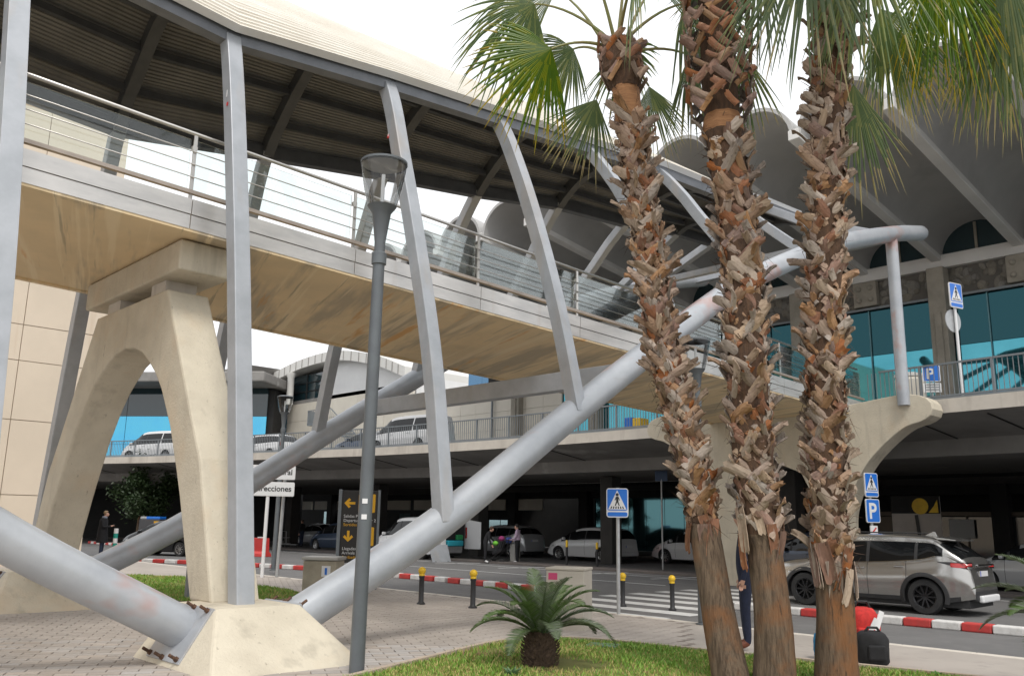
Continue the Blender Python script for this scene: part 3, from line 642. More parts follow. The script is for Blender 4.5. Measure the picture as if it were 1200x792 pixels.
for z in (12.0, 12.7): MB().boxr(-90, -60.2, 37.12, 37.18, z-.03, z+.03).build('transom', darkwall, wb)
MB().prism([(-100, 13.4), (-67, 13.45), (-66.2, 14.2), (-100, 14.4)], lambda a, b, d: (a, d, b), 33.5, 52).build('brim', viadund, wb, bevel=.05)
for x in (-63.6, -72, -80): MB().lathe([(.32, 0), (.28, .2), (.28, 2.2), (.42, 2.5), (.42, 2.6)], (x, 36.2, 10.9), 14).build('round_column', whitewall, wb, smooth=40)
for k in range(9):
    for j in range(3): MB().boxr(-100+k*3.9, -100+k*3.9+3.86, 36.9, 37.0, VZ+j*2.05, VZ+j*2.05+2.02).build('blue_pane', blueglass, wb)
for k in range(5):
    for j in range(4): MB().boxr(-64.9+k*3.4, -64.9+k*3.4+3.37, 36.85, 36.95, VZ+j*1.45, VZ+j*1.45+1.43).build('cream_panel', creampanel, wb)
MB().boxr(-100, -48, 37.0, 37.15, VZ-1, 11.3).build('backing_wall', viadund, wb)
st = MB(); sx = -55.5
for k in range(14): st.boxr(sx+k*.42, sx+(k+1)*.42, 35.0, 36.2, 8.6-k*.25, 8.72-k*.25)
st.boxr(-58.6, sx, 35.0, 36.2, 8.72, 8.87); sto = st.build('stairs', railm, wb)
for y in (35.0,):
    MB().bar((-58.6, y, 9.85), (sx, y, 9.85), .06, .06).bar((sx, y, 9.85), (sx+5.9, y, 6.2), .06, .06).build('handrail', railm, sto)
    for k in range(34):
        x = -58.6+k*.26; z = 8.8 if x < sx else 8.7-(x-sx)*.6; MB().boxr(x-.012, x+.012, y-.01, y+.01, z, z+1.05).build('baluster', railm, sto)
    MB().boxr(-58.6, -58.5, y, 36.2, 8.8, 9.85).build('landing_screen', railm, sto)
lw = thing('blue_glass_wing', 'far left wing with blue glass below a dark window band, seen through the concrete arch', 'building', (-76, 24, 0), world=True)
wa, wb2 = Vector((-64, 34.5, 0)), Vector((-96, 9, 0)); wd2 = (wb2-wa).normalized(); wn = Vector((-wd2.y, wd2.x, 0)); wn = wn if wn.dot(CAM-wa) > 0 else -wn; ang = math.atan2(wd2.y, wd2.x); rot2 = Matrix.Rotation(ang, 3, 'Z')
for k in range(10):
    p = wa+wd2*(2+k*4.02)
    for z0, h_, m_ in ((VZ, 2.28, blueglass), (VZ+2.3, 2.28, blueglass), (VZ+4.6, 2.3, darkglass)): MB().box(p+Vector((0, 0, z0+h_/2)), (3.98, .1, h_), rot2).build('pane', m_, lw)
mid2 = wa+wd2*20
MB().box(mid2-wn*4+Vector((0, 0, 6)), (41, 7.8, 12), rot2).build('mass', darkwall, lw)
MB().box(mid2-wn*.5+Vector((0, 0, 12.5)), (42, 8, .8), rot2).build('brim', viadund, lw, bevel=.1)
# ground-floor front under the viaduct: lintels, dark pillars, doors, shop glass
gf = thing('terminal_arrivals_front', 'dark ground floor front with cream lintel panels and glass doors', 'building', (-40, 36.3, 0), world=True)
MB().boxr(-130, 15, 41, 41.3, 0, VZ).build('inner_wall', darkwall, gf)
lint = mat('lintel_panel', (.62, .57, .47), (.55, .5, .42), 1, .6)
for k in range(13):
    x = -74+k*3.05
    if x < -36.5: MB().boxr(x, x+1.48, 36.2, 36.3, 2.45, 3.15).build('lintel_panel', lint, gf); MB().boxr(x+1.5, x+2.6, 36.2, 36.3, 2.45, 3.15).build('lintel_panel', lint, gf)
for x in (-74.4, -68.6, -62.4, -56.3, -50.2, -44.1, -37, -31.5, -24, -17, -11, -5): MB().boxr(x-.3, x+.3, 35.9, 36.5, 0, VZ-1.2).build('pillar', darkwall, gf, bevel=.03)
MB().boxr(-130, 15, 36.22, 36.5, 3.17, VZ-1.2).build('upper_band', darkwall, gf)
paleglass = mat('pale_glass', (.30, .42, .44), None, rough=.08, metal=.7); 
for a, b, z0, z1, m_ in ((-66.5, -63.0, .3, 2.3, paleglass), (-58, -55, .2, 2.3, paleglass), (-48.6, -47.4, .2, 2.2, paleglass), (-41, -40.2, 1.2, 2.0, paleglass), (-39.6, -37.6, 1.0, 1.8, paleglass)):
    n = 2
    for k in range(n): MB().boxr(a+(b-a)*k/n, a+(b-a)*(k+1)/n-.06, 36.6, 36.64, z0, z1).build('door_pane', m_, gf)
for k in range(6): MB().boxr(-31+k*1.15, -31+k*1.15+1.12, 36.3, 36.34, .2, 3.3).build('shop_pane', mat('shop_glass', (.07, .16, .17), None, rough=.04, metal=.85), gf)
for k in range(8): MB().boxr(-110+k*3.0, -110+k*3.0+2.95, 36.3, 36.34, .2, 3.6).build('shop_pane', mat('shop_teal', (.02, .09, .115), None, rough=.04, metal=.85), gf)
for k in range(12):
    x = -16+k*1.25; MB().boxr(x, x+1.2, 36.3, 36.34, .1, 2.2).build('door_pane', mat('door_glass', (.03, .035, .038), None, rough=.05, spec=.8), gf)
    MB().boxr(x-.05, x, 36.22, 36.36, .1, 2.3).build('door_frame', mat('bronze_frame', (.10, .08, .06), None, rough=.4, metal=.3), gf)
MB().boxr(-16, -1, 36.2, 36.36, 2.25, 2.42).build('door_head', MATS['bronze_frame'], gf)
for x, w_ in ((-12.9, .9), (-9.6, 1.2), (-7.4, 1.0), (-5.5, 1.0)): MB().boxr(x, x+w_, 36.15, 36.19, 1.3, 2.1).build('door_notice', mat('notice', (.45, .45, .43), None, rough=.5), gf)
gf.location = (-40*1.22, 36.3*1.22, 0); gf.scale = (1.22, 1.22, 1.08)
# poster with a yellow figure, under the viaduct
ps = thing('poster_board', 'tall pale poster with a yellow printed mark under the viaduct', 'poster', (-13.4, 34.4, 0), world=True)
MB().boxr(-14.35, -12.55, 34.4, 34.46, .15, 3.0).build('panel', mat('poster', (.46, .42, .38), (.40, .36, .33), 2, .6), ps)
MB().boxr(-14.35, -12.55, 34.37, 34.4, 2.35, 3.0).build('dark_top', darkwall, ps)
MB().lathe([(.16, 0), (.30, 0), (.30, .02), (.16, .02)], (-13.25, 34.36, 2.62), 20, Matrix.Rotation(R(90), 3, 'X')).build('yellow_ring', yellowm, ps)
MB().prism([(-12.95, 2.38), (-12.6, 2.38), (-12.62, 2.85), (-12.75, 2.62)], lambda a, b, d: (a, d, b), 34.34, 34.36).build('yellow_wedge', yellowm, ps)
MB().bar((-13.3, 34.37, .9), (-13.42, 34.37, 2.3), .12, .02, (0, 1, 0)).build('dark_stripe', blackm, ps)
# near-left tall building (panelled)
lb = thing('panelled_building', 'tall cream panelled wall at the left edge behind the footbridge', 'building', (-31, 4, 0), world=True)
WX = -31.6
MB().boxr(WX-12, WX-.06, -30, 10.55, 0, 15.6).build('core', mat('joint_brown', (.42, .32, .22), None, rough=.9), lb)
zs = [0, 2.35, 4.75, 6.7, 7.9, 10.6, 13.2, 15.5]; yv = [-30, -24, -18, -13, -8.5, -4.3, -.6, 2.6, 5.4, 7.95, 10.6]
for a, b in zip(yv, yv[1:]):
    for c, d in zip(zs, zs[1:]): MB().boxr(WX-.1, WX+random.uniform(0, .008), a+.012, b-.012, c+.012, d-.012).build('wall_panel', wallpanel, lb)
# ------------------------------------------------------------------ palms
def leafmat(name, c, c2, trans=.35, rough=.45):
    m = mat(name, c, c2, 5, rough, orand=.22); n = m.node_tree.nodes; l = m.node_tree.links; b = n['Principled BSDF']
    t = n.new('ShaderNodeBsdfTranslucent'); src = b.inputs['Base Color'].links[0].from_socket; l.new(src, t.inputs[0])
    x = n.new('ShaderNodeMixShader'); x.inputs[0].default_value = trans; l.new(b.outputs[0], x.inputs[1]); l.new(t.outputs[0], x.inputs[2]); l.new(x.outputs[0], n['Material Output'].inputs[0]); return m
leafg = leafmat('palm_leaf', (.095, .17, .034), (.13, .21, .038)); leafy = leafmat('palm_leaf_tip', (.42, .36, .06), (.46, .32, .09)); leafm = leafmat('palm_leaf_mid', (.21, .28, .04), (.27, .29, .045))
petm = mat('petiole', (.20, .22, .06), (.26, .20, .08), 3, .5)
bootA = mat('leaf_base_tan', (.37, .235, .145), (.22, .13, .078), 9, .8, 0, .35, 60, orand=.30, stretch=(3, 1, .6), c3=(.12, .075, .045), s3=14, r3=(.56, .72))
bootB = mat('leaf_base_rust', (.27, .12, .062), (.15, .068, .038), 9, .75, 0, .35, 60, orand=.30, stretch=(3, 1, .6), c3=(.38, .27, .17), s3=9, r3=(.55, .7))
bootC = mat('leaf_base_grey', (.42, .33, .25), (.26, .19, .14), 9, .85, 0, .35, 60, orand=.25, stretch=(3, 1, .6), c3=(.13, .09, .06), s3=14, r3=(.58, .74))
barkm = mat('palm_bark', (.185, .13, .085), (.075, .05, .032), 8, .9, 0, 1.0, 20, stretch=(4.5, 4.5, .5), c3=(.26, .11, .04), s3=1.3, r3=(.48, .66), streak=((.045, .03, .02), (22, 22, 3.5), .60, .68, .7))
fibrem = mat('palm_fibre', (.115, .062, .034), (.06, .035, .022), 14, .95, 0, .9, 50, stretch=(2, 2, .5))
neckm = mat('palm_neck', (.40, .20, .085), (.27, .125, .055), 7, .8, 0, .7, 30, stretch=(1, 1, 7))
def boot_mesh(k, L, W, curl, m_):
    rg = random.Random(k*31+5); b = MB(); rows = []; N = 6
    for i in range(N+1):
        t = i/N; w_ = W*(1.0-.10*t)*(1 if i < N else .94); y = L*(.10*t+curl*t*t); z = L*t; sk = .12*W*math.sin(3*t+k)
        row = []
        for j in range(5):
            s_ = -1+j/2; jag = ((rg.uniform(-.09, .05)-.10*(j == 2)*(k % 2))*L if i == N else rg.uniform(-.01, .01)*L)
            row.append((sk+s_*w_/2+rg.uniform(-.004, .004), y-(s_*s_)*.22*w_+rg.uniform(-.004, .004), z+jag))
        rows.append(row)
    b.grid([r[::-1] for r in rows]); b.grid([[(x, y-.012, z) for x, y, z in r] for r in rows]); b.grid([[(x, y-.012, z) for x, y, z in rows[-1]], rows[-1]])
    for e in (0, -1): b.grid([[r[e] for r in rows], [(r[e][0], r[e][1]-.012, r[e][2]) for r in rows]])
    me = b.mesh('leaf_base'); me.materials.append(m_); return me
BOOTS = [boot_mesh(k, *p, m_) for k, (p, m_) in enumerate([((.34, .145, .05), bootA), ((.37, .13, .10), bootA), ((.32, .15, .03), bootB), ((.35, .135, .07), bootC), ((.38, .115, .26), bootC), ((.33, .14, .04), bootA), ((.34, .13, .09), bootB), ((.42, .11, .34), bootA)])]
def frond(par, base, hast, axis, L, spread, n=34, droop=.35, tipdry=.5, seed=0, tw=0.0, nrm=None):
    rg = random.Random(seed); base, hast, A = Vector(base), Vector(hast), Vector(axis).normalized()
    mid = (base+hast)/2+Vector((0, 0, .22*(hast-base).length)); pp = [base*(1-t)**2+mid*2*t*(1-t)+hast*t*t for t in np.linspace(0, 1, 9)]
    pet = MB(); pet.tube(pp, [.026-.013*k/8 for k in range(9)], 6)
    hint = (CAM-hast).normalized()*.9+Vector((0, 0, .25))+Vector((rg.uniform(-.25, .25), rg.uniform(-.25, .25), 0))
    S = A.cross(hint).normalized(); Nn = S.cross(A).normalized()
    S, Nn = S*math.cos(tw)+Nn*math.sin(tw), Nn*math.cos(tw)-S*math.sin(tw)
    bl = MB(); dth = 2*R(spread)/n; TS = [0, .18, .36, .54, .64, .76, .88, 1.0]
    for i in range(n):
        th = -R(spread)+dth*(i+.5); ed = abs(th)/R(spread); ll = L*(1-.22*ed**2)*rg.uniform(.92, 1.08); dr = droop*rg.uniform(.5, 1.5); sw = rg.uniform(-.10, .10); kink = rg.uniform(.5, .8); br = rg.random() < .25
        D = (A*math.cos(th)+S*math.sin(th)).normalized(); T = (S*math.cos(th)-A*math.sin(th)); base_i = len(bl.v); cup = -.28*math.sin(th)**2
        vs = []
        for t in TS:
            wj = math.tan(dth/2)*ll*min(t, .54); wd = wj*1.04*(1 if t <= .54 else max(0.0, 1-(t-.54)/.46)**.75)
            g_ = ll*dr*max(0, t-.25)**1.7*1.3+(ll*.35*max(0, t-kink) if br else 0)
            c = hast+D*ll*t*(1-.12*t*dr)+Nn*(cup*ll*t)+T*(sw*ll*max(0, t-.4))-Vector((0, 0, g_)); pl = wd*.55
            vs += [c-T*wd-Nn*pl*.5, c+Nn*pl*.5, c+T*wd-Nn*pl*.5]
        dryt = rg.random() < tipdry
        for q in range(len(TS)-1):
            bl.cur = 2 if (dryt and q >= 5) or (q == 6 and tipdry > .2) else (1 if rg.random() < .35 else 0)
            fs = [(q*3, q*3+1, q*3+4, q*3+3), (q*3+1, q*3+2, q*3+5, q*3+4)]
            bl.f += [tuple(base_i+i_ for i_ in f) for f in fs]; bl.mi += [bl.cur]*2
        bl.v += [tuple(v) for v in vs]
    fo = bl.build('frond', [leafg, leafm, leafy], par); pet.build('petiole', petm, fo)
    return fo
def cam_off(c, o): return Vector(c)+CRT*o[0]+CUP*o[1]+CFW*o[2]
def cdir(o): return CRT*o[0]+CUP*o[1]+CFW*o[2]
def palm(label, pts, r0, rb, zb0, zb1, crown_c, fronds, seed, neck=None, skirt=10, nboot=300):
    rg = random.Random(seed); P = catmull(pts, 6); t = thing('palm_tree', label, 'palm', pts[0], 'palms in the grass island', world=True)
    def at(z):
        for a, b in zip(P, P[1:]):
            if a.z <= z <= b.z: return a+(b-a)*((z-a.z)/(b.z-a.z))
        return P[-1]
    def rad(z):
        if z < zb0: return r0*(1+.22*math.exp(-(z-pts[0][2])/.35))*(1-.05*(z-pts[0][2])/zb0)
        return rb*(1.15 if neck and neck[0] < z < neck[1] else 1)
    zs = np.linspace(P[0].z, P[-1].z, 90); tr = MB()
    rows = []
    for z in zs:
        c = at(z); r = rad(z); row = []
        for j in range(28):
            a = j/28*6.2832; rr = r*(1+.035*math.sin(a*9+z*2.1)+.02*math.sin(a*17-z*5)+rg.uniform(-.012, .012)); row.append((c.x+rr*math.cos(a), c.y+rr*math.sin(a), z))
        rows.append(row)
    tr.grid(rows, closed=True)
    tr.mi = [0 if zs[i] < zb0 else (2 if neck and neck[0] < zs[i] < neck[1] else 1) for i in range(len(zs)-1) for _ in range(28)]
    tro = tr.build('trunk', [barkm, fibrem, neckm], t, smooth=True)
    # old leaf bases, spirally set and leaning alternately left and right
    zones = [(zb0, neck[0] if neck else zb1, 1.0)]
    if neck: zones.append((neck[1]+.02, zb1, .75))
    tot = sum(b-a for a, b, s_ in zones); cand = []
    for a_, b_, sc in zones:
        n = int(nboot*(b_-a_)/tot)
        for k in range(n):
            z = a_+(b_-a_)*(k+.5)/n; ph = k*2.39996+rg.uniform(-.25, .25); c = at(z); r = rb*rg.uniform(.9, 1.08)*(1.9 if sc < .9 else 1); lean = (1 if k % 2 else -1)*rg.uniform(.62, 1.0); til = rg.uniform(-.04, .05) if rg.random() < .9 else rg.uniform(.15, .5)
            q = sc*rg.uniform(.68, 1.08); me_ = rg.choice(BOOTS) if sc > .9 else rg.choice([BOOTS[2], BOOTS[6], BOOTS[1]])
            r -= .02; tq = .155*math.sin(lean)
            cand.append((me_, Vector((c.x+r*math.cos(ph)-tq*math.sin(ph), c.y+r*math.sin(ph)+tq*math.cos(ph), z)), Matrix.Rotation(ph-math.pi/2, 3, 'Z') @ Matrix.Rotation(-til, 3, 'X') @ Matrix.Rotation(lean, 3, 'Y'), Vector((q*rg.uniform(.8, 1.15), q, q*rg.uniform(.8, 1.2))), ph))
    def facing(e): 
        d = (CAM-e[1]); d.z = 0; d.normalize(); pz = (e[1]-CAM).dot(CFW); py_ = 396-1020*(e[1]-CAM).dot(CUP)/pz
        return d.x*math.cos(e[4])+d.y*math.sin(e[4])-(2 if py_ < -30 else 0)
    cand.sort(key=lambda e: -facing(e))
    for me_, p, ro, sc_, ph in cand[:300]:
        o = link('leaf_base', me_, tro, loc=p); o.rotation_euler = ro.to_euler(); o.scale = sc_
    rest_ = MB()
    for me_, p, ro, sc_, ph in cand[300:]: rest_.add([p+ro @ Vector((v.co.x*sc_.x, v.co.y*sc_.y, v.co.z*sc_.z)) for v in me_.vertices], [tuple(f.vertices) for f in me_.polygons])
    tag(rest_.build('leaf_bases_behind', bootC, tro), kind='stuff')
    for k in range(skirt):                 # bases that hang down at the lower end
        ph = rg.uniform(0, 6.28); z = zb0+rg.uniform(-.02, .35); c = at(z); r = rb*1.05
        o = link('leaf_base', rg.choice([BOOTS[2], BOOTS[3], BOOTS[6], BOOTS[0]]), tro, loc=(c.x+r*math.cos(ph), c.y+r*math.sin(ph), z))
        o.rotation_euler = (Matrix.Rotation(ph-math.pi/2, 3, 'Z') @ Matrix.Rotation(math.pi+rg.uniform(-.1, .12), 3, 'X') @ Matrix.Rotation(rg.uniform(-.35, .35), 3, 'Y')).to_euler(); q = rg.uniform(.8, 1.35); o.scale = (q*.8, .6*q, q)
    # shaggy fibres
    fb_ = MB()
    for k in range(420):
        z = rg.uniform(zb0-.05, zb1); ph = rg.uniform(0, 6.28); c = at(z); r = rb*1.0; p = Vector((c.x+r*math.cos(ph), c.y+r*math.sin(ph), z)); o_ = Vector((math.cos(ph), math.sin(ph), 0)); tn = Vector((-o_.y, o_.x, 0))
        q = [p, p+o_*.06+tn*rg.uniform(-.1, .1)+Vector((0, 0, rg.uniform(-.06, .10))), p+o_*rg.uniform(.08, .2)+tn*rg.uniform(-.2, .2)+Vector((0, 0, rg.uniform(-.2, .16)))]; w_ = tn*.004+Vector((0, 0, .003))
        fb_.add([q[0]-w_, q[0]+w_, q[1]+w_, q[1]-w_, q[2]], [(0, 1, 2, 3), (3, 2, 4)])
    tag(fb_.build('loose_fibres', fibrem, tro), kind='stuff')
    if neck and crown_c[2] < 9:
        bu = MB(); rws = []
        for i in range(10):
            z = 7.10+.72*i/9; c = at(min(z, P[-1].z-.01)); r = .15+.13*math.sin(math.pi*min(1, .04+i/9*.88))
            rws.append([(c.x+r*(1+rg.uniform(-.1, .1))*math.cos(a), c.y+r*(1+rg.uniform(-.1, .1))*math.sin(a), z) for a in np.linspace(0, 6.2832, 20, endpoint=False)])
        bu.grid(rws, closed=True); bu.build('fibre_mass', fibrem, tro)
    cr = thing('crown', None, None, crown_c); cr.parent = t; cr.matrix_parent_inverse = PINV[t.name]; cr.location = crown_c; PINV[cr.name] = Matrix.Translation(-Vector(crown_c))
    for k, (h, ax, L, sp, dr, td) in enumerate(fronds):
        frond(cr, cam_off(crown_c, (h[0]*.06, rg.uniform(-.2, .1), h[2]*.06)), cam_off(crown_c, h), cdir(ax), L, sp, 42 if sp > 40 else 30, dr, td, seed*100+k, rg.uniform(-.3, .3))
    return t
palm('slender leaning palm at the left of the three, with its whole crown in view', [(-5.02, 8, .12), (-5.17, 8, .82), (-5.29, 8, 1.53), (-5.43, 8, 2.24), (-5.75, 8, 3.49), (-5.98, 8, 4.85), (-6.24, 8, 6.56), (-6.31, 8, 7.17), (-6.42, 8, 7.8)],
     .165, .145, 1.75, 7.72, (-6.44, 8, 7.72),
     [((-.85, -.08, -.25), (-.8, -.55, -.1), 1.15, 78, .25, .35), ((-1.05, .62, .1), (-.75, -.45, .1), 1.2, 75, .55, .2), ((-.5, .25, .75), (-.55, -.35, .4), .95, 70, .3, .2), ((-.22, -.55, .35), (-.42, -.9, .1), 1.0, 48, .15, .7),
      ((.45, -.42, .2), (.32, -.95, .1), .95, 48, .15, .6), ((1.0, .02, .3), (.7, -.55, .2), 1.05, 70, .4, .3), ((.85, .55, -.1), (.75, -.35, .1), 1.1, 75, .55, .2), ((-.35, 1.0, -.2), (-.3, .7, -.2), 1.1, 80, .4, .1), ((.15, 1.1, .1), (.1, .9, .2), 1.1, 80, .35, .1),
      ((.55, .95, .3), (.6, .5, .3), 1.05, 80, .4, .1), ((-.75, .95, .5), (-.6, .3, .4), 1.1, 80, .5, .1), ((.1, .55, -1.0), (.1, -.2, -.9), 1.0, 75, .5, .2), ((.25, .3, 1.1), (.2, -.3, .8), 1.0, 75, .4, .2)],
     1, neck=(6.58, 7.12), nboot=560, skirt=7)
palm('thick middle palm of the three, its crown above the picture', [(-4.68, 8.2, .2), (-4.68, 8.2, .88), (-4.78, 8.2, 1.88), (-4.84, 8.2, 2.77), (-4.88, 8.2, 4.66), (-5.04, 8.2, 6.23), (-5.09, 8.2, 7.9), (-5.1, 8.2, 9.6), (-5.1, 8.2, 10.2)],
     .178, .20, 1.62, 10.0, (-5.1, 8.2, 10.3),
     [((math.cos(a)*.8, .5+.5*math.sin(k*1.7), math.sin(a)*.8), (math.cos(a), -.1, math.sin(a)), 1.1, 75, .4, .2) for k, a in enumerate(np.linspace(0, 5.5, 10))], 2, neck=(6.05, 6.3), nboot=760, skirt=12)
palm('right-hand palm of the three, its drooping fronds hanging over the trunk', [(-4.29, 8.7, .2), (-4.26, 8.7, 1.05), (-4.27, 8.7, 1.9), (-4.20, 8.7, 3.68), (-4.06, 8.7, 5.58), (-3.89, 8.7, 7.59), (-3.83, 8.7, 8.5)],
     .182, .172, 1.35, 8.3, (-3.83, 8.7, 8.45),
     [((-.45, -.35, -.6), (-.35, -.9, -.2), 1.5, 55, .35, .15), ((.05, -.35, -.7), (.1, -1, -.1), 1.35, 50, .35, .1), ((.30, -1.72, .15), (.14, -1, 0), 1.35, 30, .03, .9), ((.72, -.75, .4), (.38, -.9, .1), 1.25, 48, .35, .5),
      ((1.2, -.35, .0), (.25, -1, 0), 1.25, 50, .45, .3), ((1.75, -.3, -.3), (.15, -1, 0), 1.75, 42, .3, .15), ((2.1, -.6, .1), (.0, -1, .1), 1.45, 45, .35, .25), ((-.92, -1.25, .5), (-.1, -1, .1), .98, 48, .2, .55), ((-.75, -.1, .3), (-.6, -.7, .1), 1.2, 65, .5, .2),
      ((-.3, .8, .1), (-.3, .8, 0), 1.2, 75, .4, .1), ((.5, .9, .2), (.5, .7, .1), 1.2, 75, .4, .1), ((-.2, .3, -.9), (-.2, -.5, -.6), 1.3, 65, .6, .1), ((1.55, -.1, .3), (.1, -1, .1), 1.5, 55, .4, .25), ((.9, -.9, .6), (.3, -1, .1), 1.0, 50, .3, .6), ((1.95, -.9, .3), (.05, -1, .1), 1.2, 40, .3, .4)], 3, nboot=640, skirt=14)
# ------------------------------------------------------------------ cycads
cycm = leafmat('cycad_leaf', (.075, .125, .04), (.11, .16, .06), .2, .35); cycp = leafmat('cycad_pale', (.13, .16, .10), (.10, .13, .075), .2, .4)
cyctrunk = mat('cycad_trunk', (.10, .065, .04), (.05, .032, .022), 18, .95, 0, .9, 40)
def cycad(label, loc, R_, n, seed, th=.36, only=None):
    rg = random.Random(seed); t = thing('cycad', label, 'plant', loc, 'cycads'); tr = MB(); rows = []
    for i in range(12):
        z = -.03+(th+.03)*i/11; r = .15*(1.15-.25*abs(i/11-.45)); rows.append([(r*(1+rg.uniform(-.1, .1))*math.cos(a), r*(1+rg.uniform(-.1, .1))*math.sin(a), z+rg.uniform(-.012, .012)) for a in np.linspace(0, 6.2832, 22, endpoint=False)])
    tr.grid(rows, closed=True)
    tro = tr.build('trunk', cyctrunk, t)
    sc = MB()
    for k in range(160):
        a = k*2.4; z = th*(k+.5)/160; r = .155*(1.15-.25*abs(z/th-.45)); p = Vector((r*math.cos(a), r*math.sin(a), z)); o_ = Vector((math.cos(a), math.sin(a), .6)); tn = Vector((-math.sin(a), math.cos(a), 0))
        sc.add([p-tn*.018, p+tn*.018, p+o_*.05+Vector((0, 0, .012)), p+o_*.03-Vector((0, 0, .015))], [(0, 1, 2), (1, 3, 2), (3, 0, 2)])
    tag(sc.build('trunk_scales', cyctrunk, tro), kind='stuff')
    for k in range(n):
        a = k*2.39996+rg.uniform(-.2, .2); el = R(82-60*(k/n)**.9+rg.uniform(-8, 8)); L = R_*rg.uniform(.85, 1.1); bend = 1.15+.5*k/n
        o_ = Vector((math.cos(a), math.sin(a), 0)); ra = []; p = Vector((0, 0, th-.02))+o_*.06; e = el
        for i in range(15): ra.append(p.copy()); p = p+(o_*math.cos(e)+Vector((0, 0, math.sin(e))))*(L/14); e -= bend/14*(.5+i/14)
        f = MB(); tn = Vector((-o_.y, o_.x, 0)); f.tube(ra, [.009-.0005*i for i in range(15)], 5)
        f.mi = [0]*len(f.f); M_ = 44
        for j in range(3, M_):
            tt = j/M_*14; i = min(int(tt), 13); c = ra[i]+(ra[i+1]-ra[i])*(tt-i); d = (ra[i+1]-ra[i]).normalized(); up = tn.cross(d); u_ = j/M_; ln = .15*math.sin(math.pi*min(u_*.92+.08, 1))**.55*R_/.8
            if up.z < 0: up = -up
            for s_ in (-1, 1):
                dd = (tn*s_*.85+d*.55+up*.28).normalized(); w_ = d*.0078; f.cur = 1 if rg.random() < .25 else 0
                q = c+dd*ln; f.add([c-w_, c+w_, c+dd*ln*.6+w_*.9, q-up*.02*rg.random(), c+dd*ln*.6-w_*.9], [(0, 1, 2, 3, 4)])
        f.build('frond', [cycm, cycp], t)
cycad('small cycad with arching feathery fronds in the grass', (-6.87, 7.14, gz(-6.87, 7.14)+.01), .82, 25, 11)
cycad('cycad at the right edge, only its frond tips in view', (-2.42, 10.25, gz(-2, 10)+.02), 1.0, 30, 12, .62)
# leafy weeds in the lawn and a dark tree below the viaduct
wd_ = MB(); rg = random.Random(3)
def weed(x, y, r, label):
    m_ = MB()
    for k in range(26):
        a = rg.uniform(0, 6.28); L = r*rg.uniform(.5, 1); o_ = Vector((math.cos(a), math.sin(a), rg.uniform(.3, 1.2))).normalized(); tn = Vector((-math.sin(a), math.cos(a), 0)); p = Vector((0, 0, 0)); w_ = tn*.016
        m_.add([p, p+o_*L*.5+w_, p+o_*L+Vector((0, 0, -.02)), p+o_*L*.5-w_], [(0, 1, 2, 3)])
    tag(m_.build('weed', leafmat('weed_leaf', (.07, .20, .045), (.10, .26, .06)), loc=(x, y, gz(x, y)+.02)), label, 'plant', 'weeds')
weed(-6.6, 6.45, .16, 'broad-leaved weed in front of the small cycad'); weed(-3.95, 10.35, .12, 'leafy weed at the lawn edge below the black bag')
def leaf_tree(label, loc, h, cr, seed, nleaf=2600):
    rg = random.Random(seed); t = thing('leafy_tree', label, 'tree', loc); MB().tube([(0, 0, 0), (.05, .02, h*.35), (-.03, .05, h*.6)], [.14, .11, .06], 10).build('trunk', barkm, t, smooth=True)
    m_ = MB(); cl = [Vector((rg.gauss(0, .42)*cr, rg.gauss(0, .42)*cr, h*.66+rg.gauss(0, .24)*h*.6)) for _ in range(26)]
    for k in range(nleaf):
        c = rg.choice(cl); p = c+Vector((rg.gauss(0, .22), rg.gauss(0, .22), rg.gauss(0, .2)))*cr*.6; a = Vector((rg.uniform(-1, 1), rg.uniform(-1, 1), rg.uniform(-.6, .6))).normalized()*.12; b = a.orthogonal().normalized()*.055; m_.cur = rg.randrange(2)
        m_.add([p-a, p+b, p+a, p-b], [(0, 1, 2, 3)])
    m_.build('crown', [leafmat('tree_leaf', (.03, .06, .02), (.045, .08, .025)), leafmat('tree_leaf_b', (.05, .085, .03), (.035, .06, .02))], t)
leaf_tree('dark leafy tree below the viaduct behind the man with a phone', (-54.5, 21.4, 0), 4.5, 2.1, 8, 9000)
# ------------------------------------------------------------------ vehicles
def paint(name, c, metal=.0, rough=.28): return mat(name, c, None, rough=rough, metal=metal, coat=.6, spec=.5)
silverp = paint('silver_paint', (.43, .42, .40), .85, .24); whitecar = paint('white_car_paint', (.66, .665, .67)); greycar = paint('pale_grey_paint', (.50, .51, .52), .4); bluecar = paint('dark_blue_paint', (.03, .05, .09), .3); blackcar = paint('black_car_paint', (.012, .012, .014)); greenp = paint('green_paint', (.16, .30, .18), .3)
carglass = mat('car_glass', (.008, .009, .010), None, rough=.03, spec=.35); trimm = mat('car_trim', (.02, .02, .022), (.03, .03, .03), 20, .6)
tailm = mat('tail_lens', (.42, .012, .012), None, rough=.12, coat=.8); taillit = emit('tail_lit', (.9, .05, .03), 1.6); headm = mat('head_lens', (.55, .57, .58), None, rough=.08, metal=.5)
platem = mat('plate_white', (.7, .7, .7), None, rough=.4); rimS = mat('rim_silver', (.48, .48, .48), None, rough=.3, metal=.8); rimB = mat('rim_black', (.025, .025, .027), None, rough=.25, metal=.5); chrome = mat('chrome', (.6, .6, .6), None, rough=.12, metal=1)
def interp(tab, x):
    if x <= tab[0][0]: return tab[0][1]
    for (a, b), (c, d) in zip(tab, tab[1:]):
        if a <= x <= c: return b+(d-b)*(x-a)/(c-a)
    return tab[-1][1]
def smooth_tab(tab): 
    p = catmull([(a, b, 0) for a, b in tab], 5); out = []
    for q in p:
        if not out or q.x > out[-1][0]+1e-4: out.append((q.x, q.y))
    return out
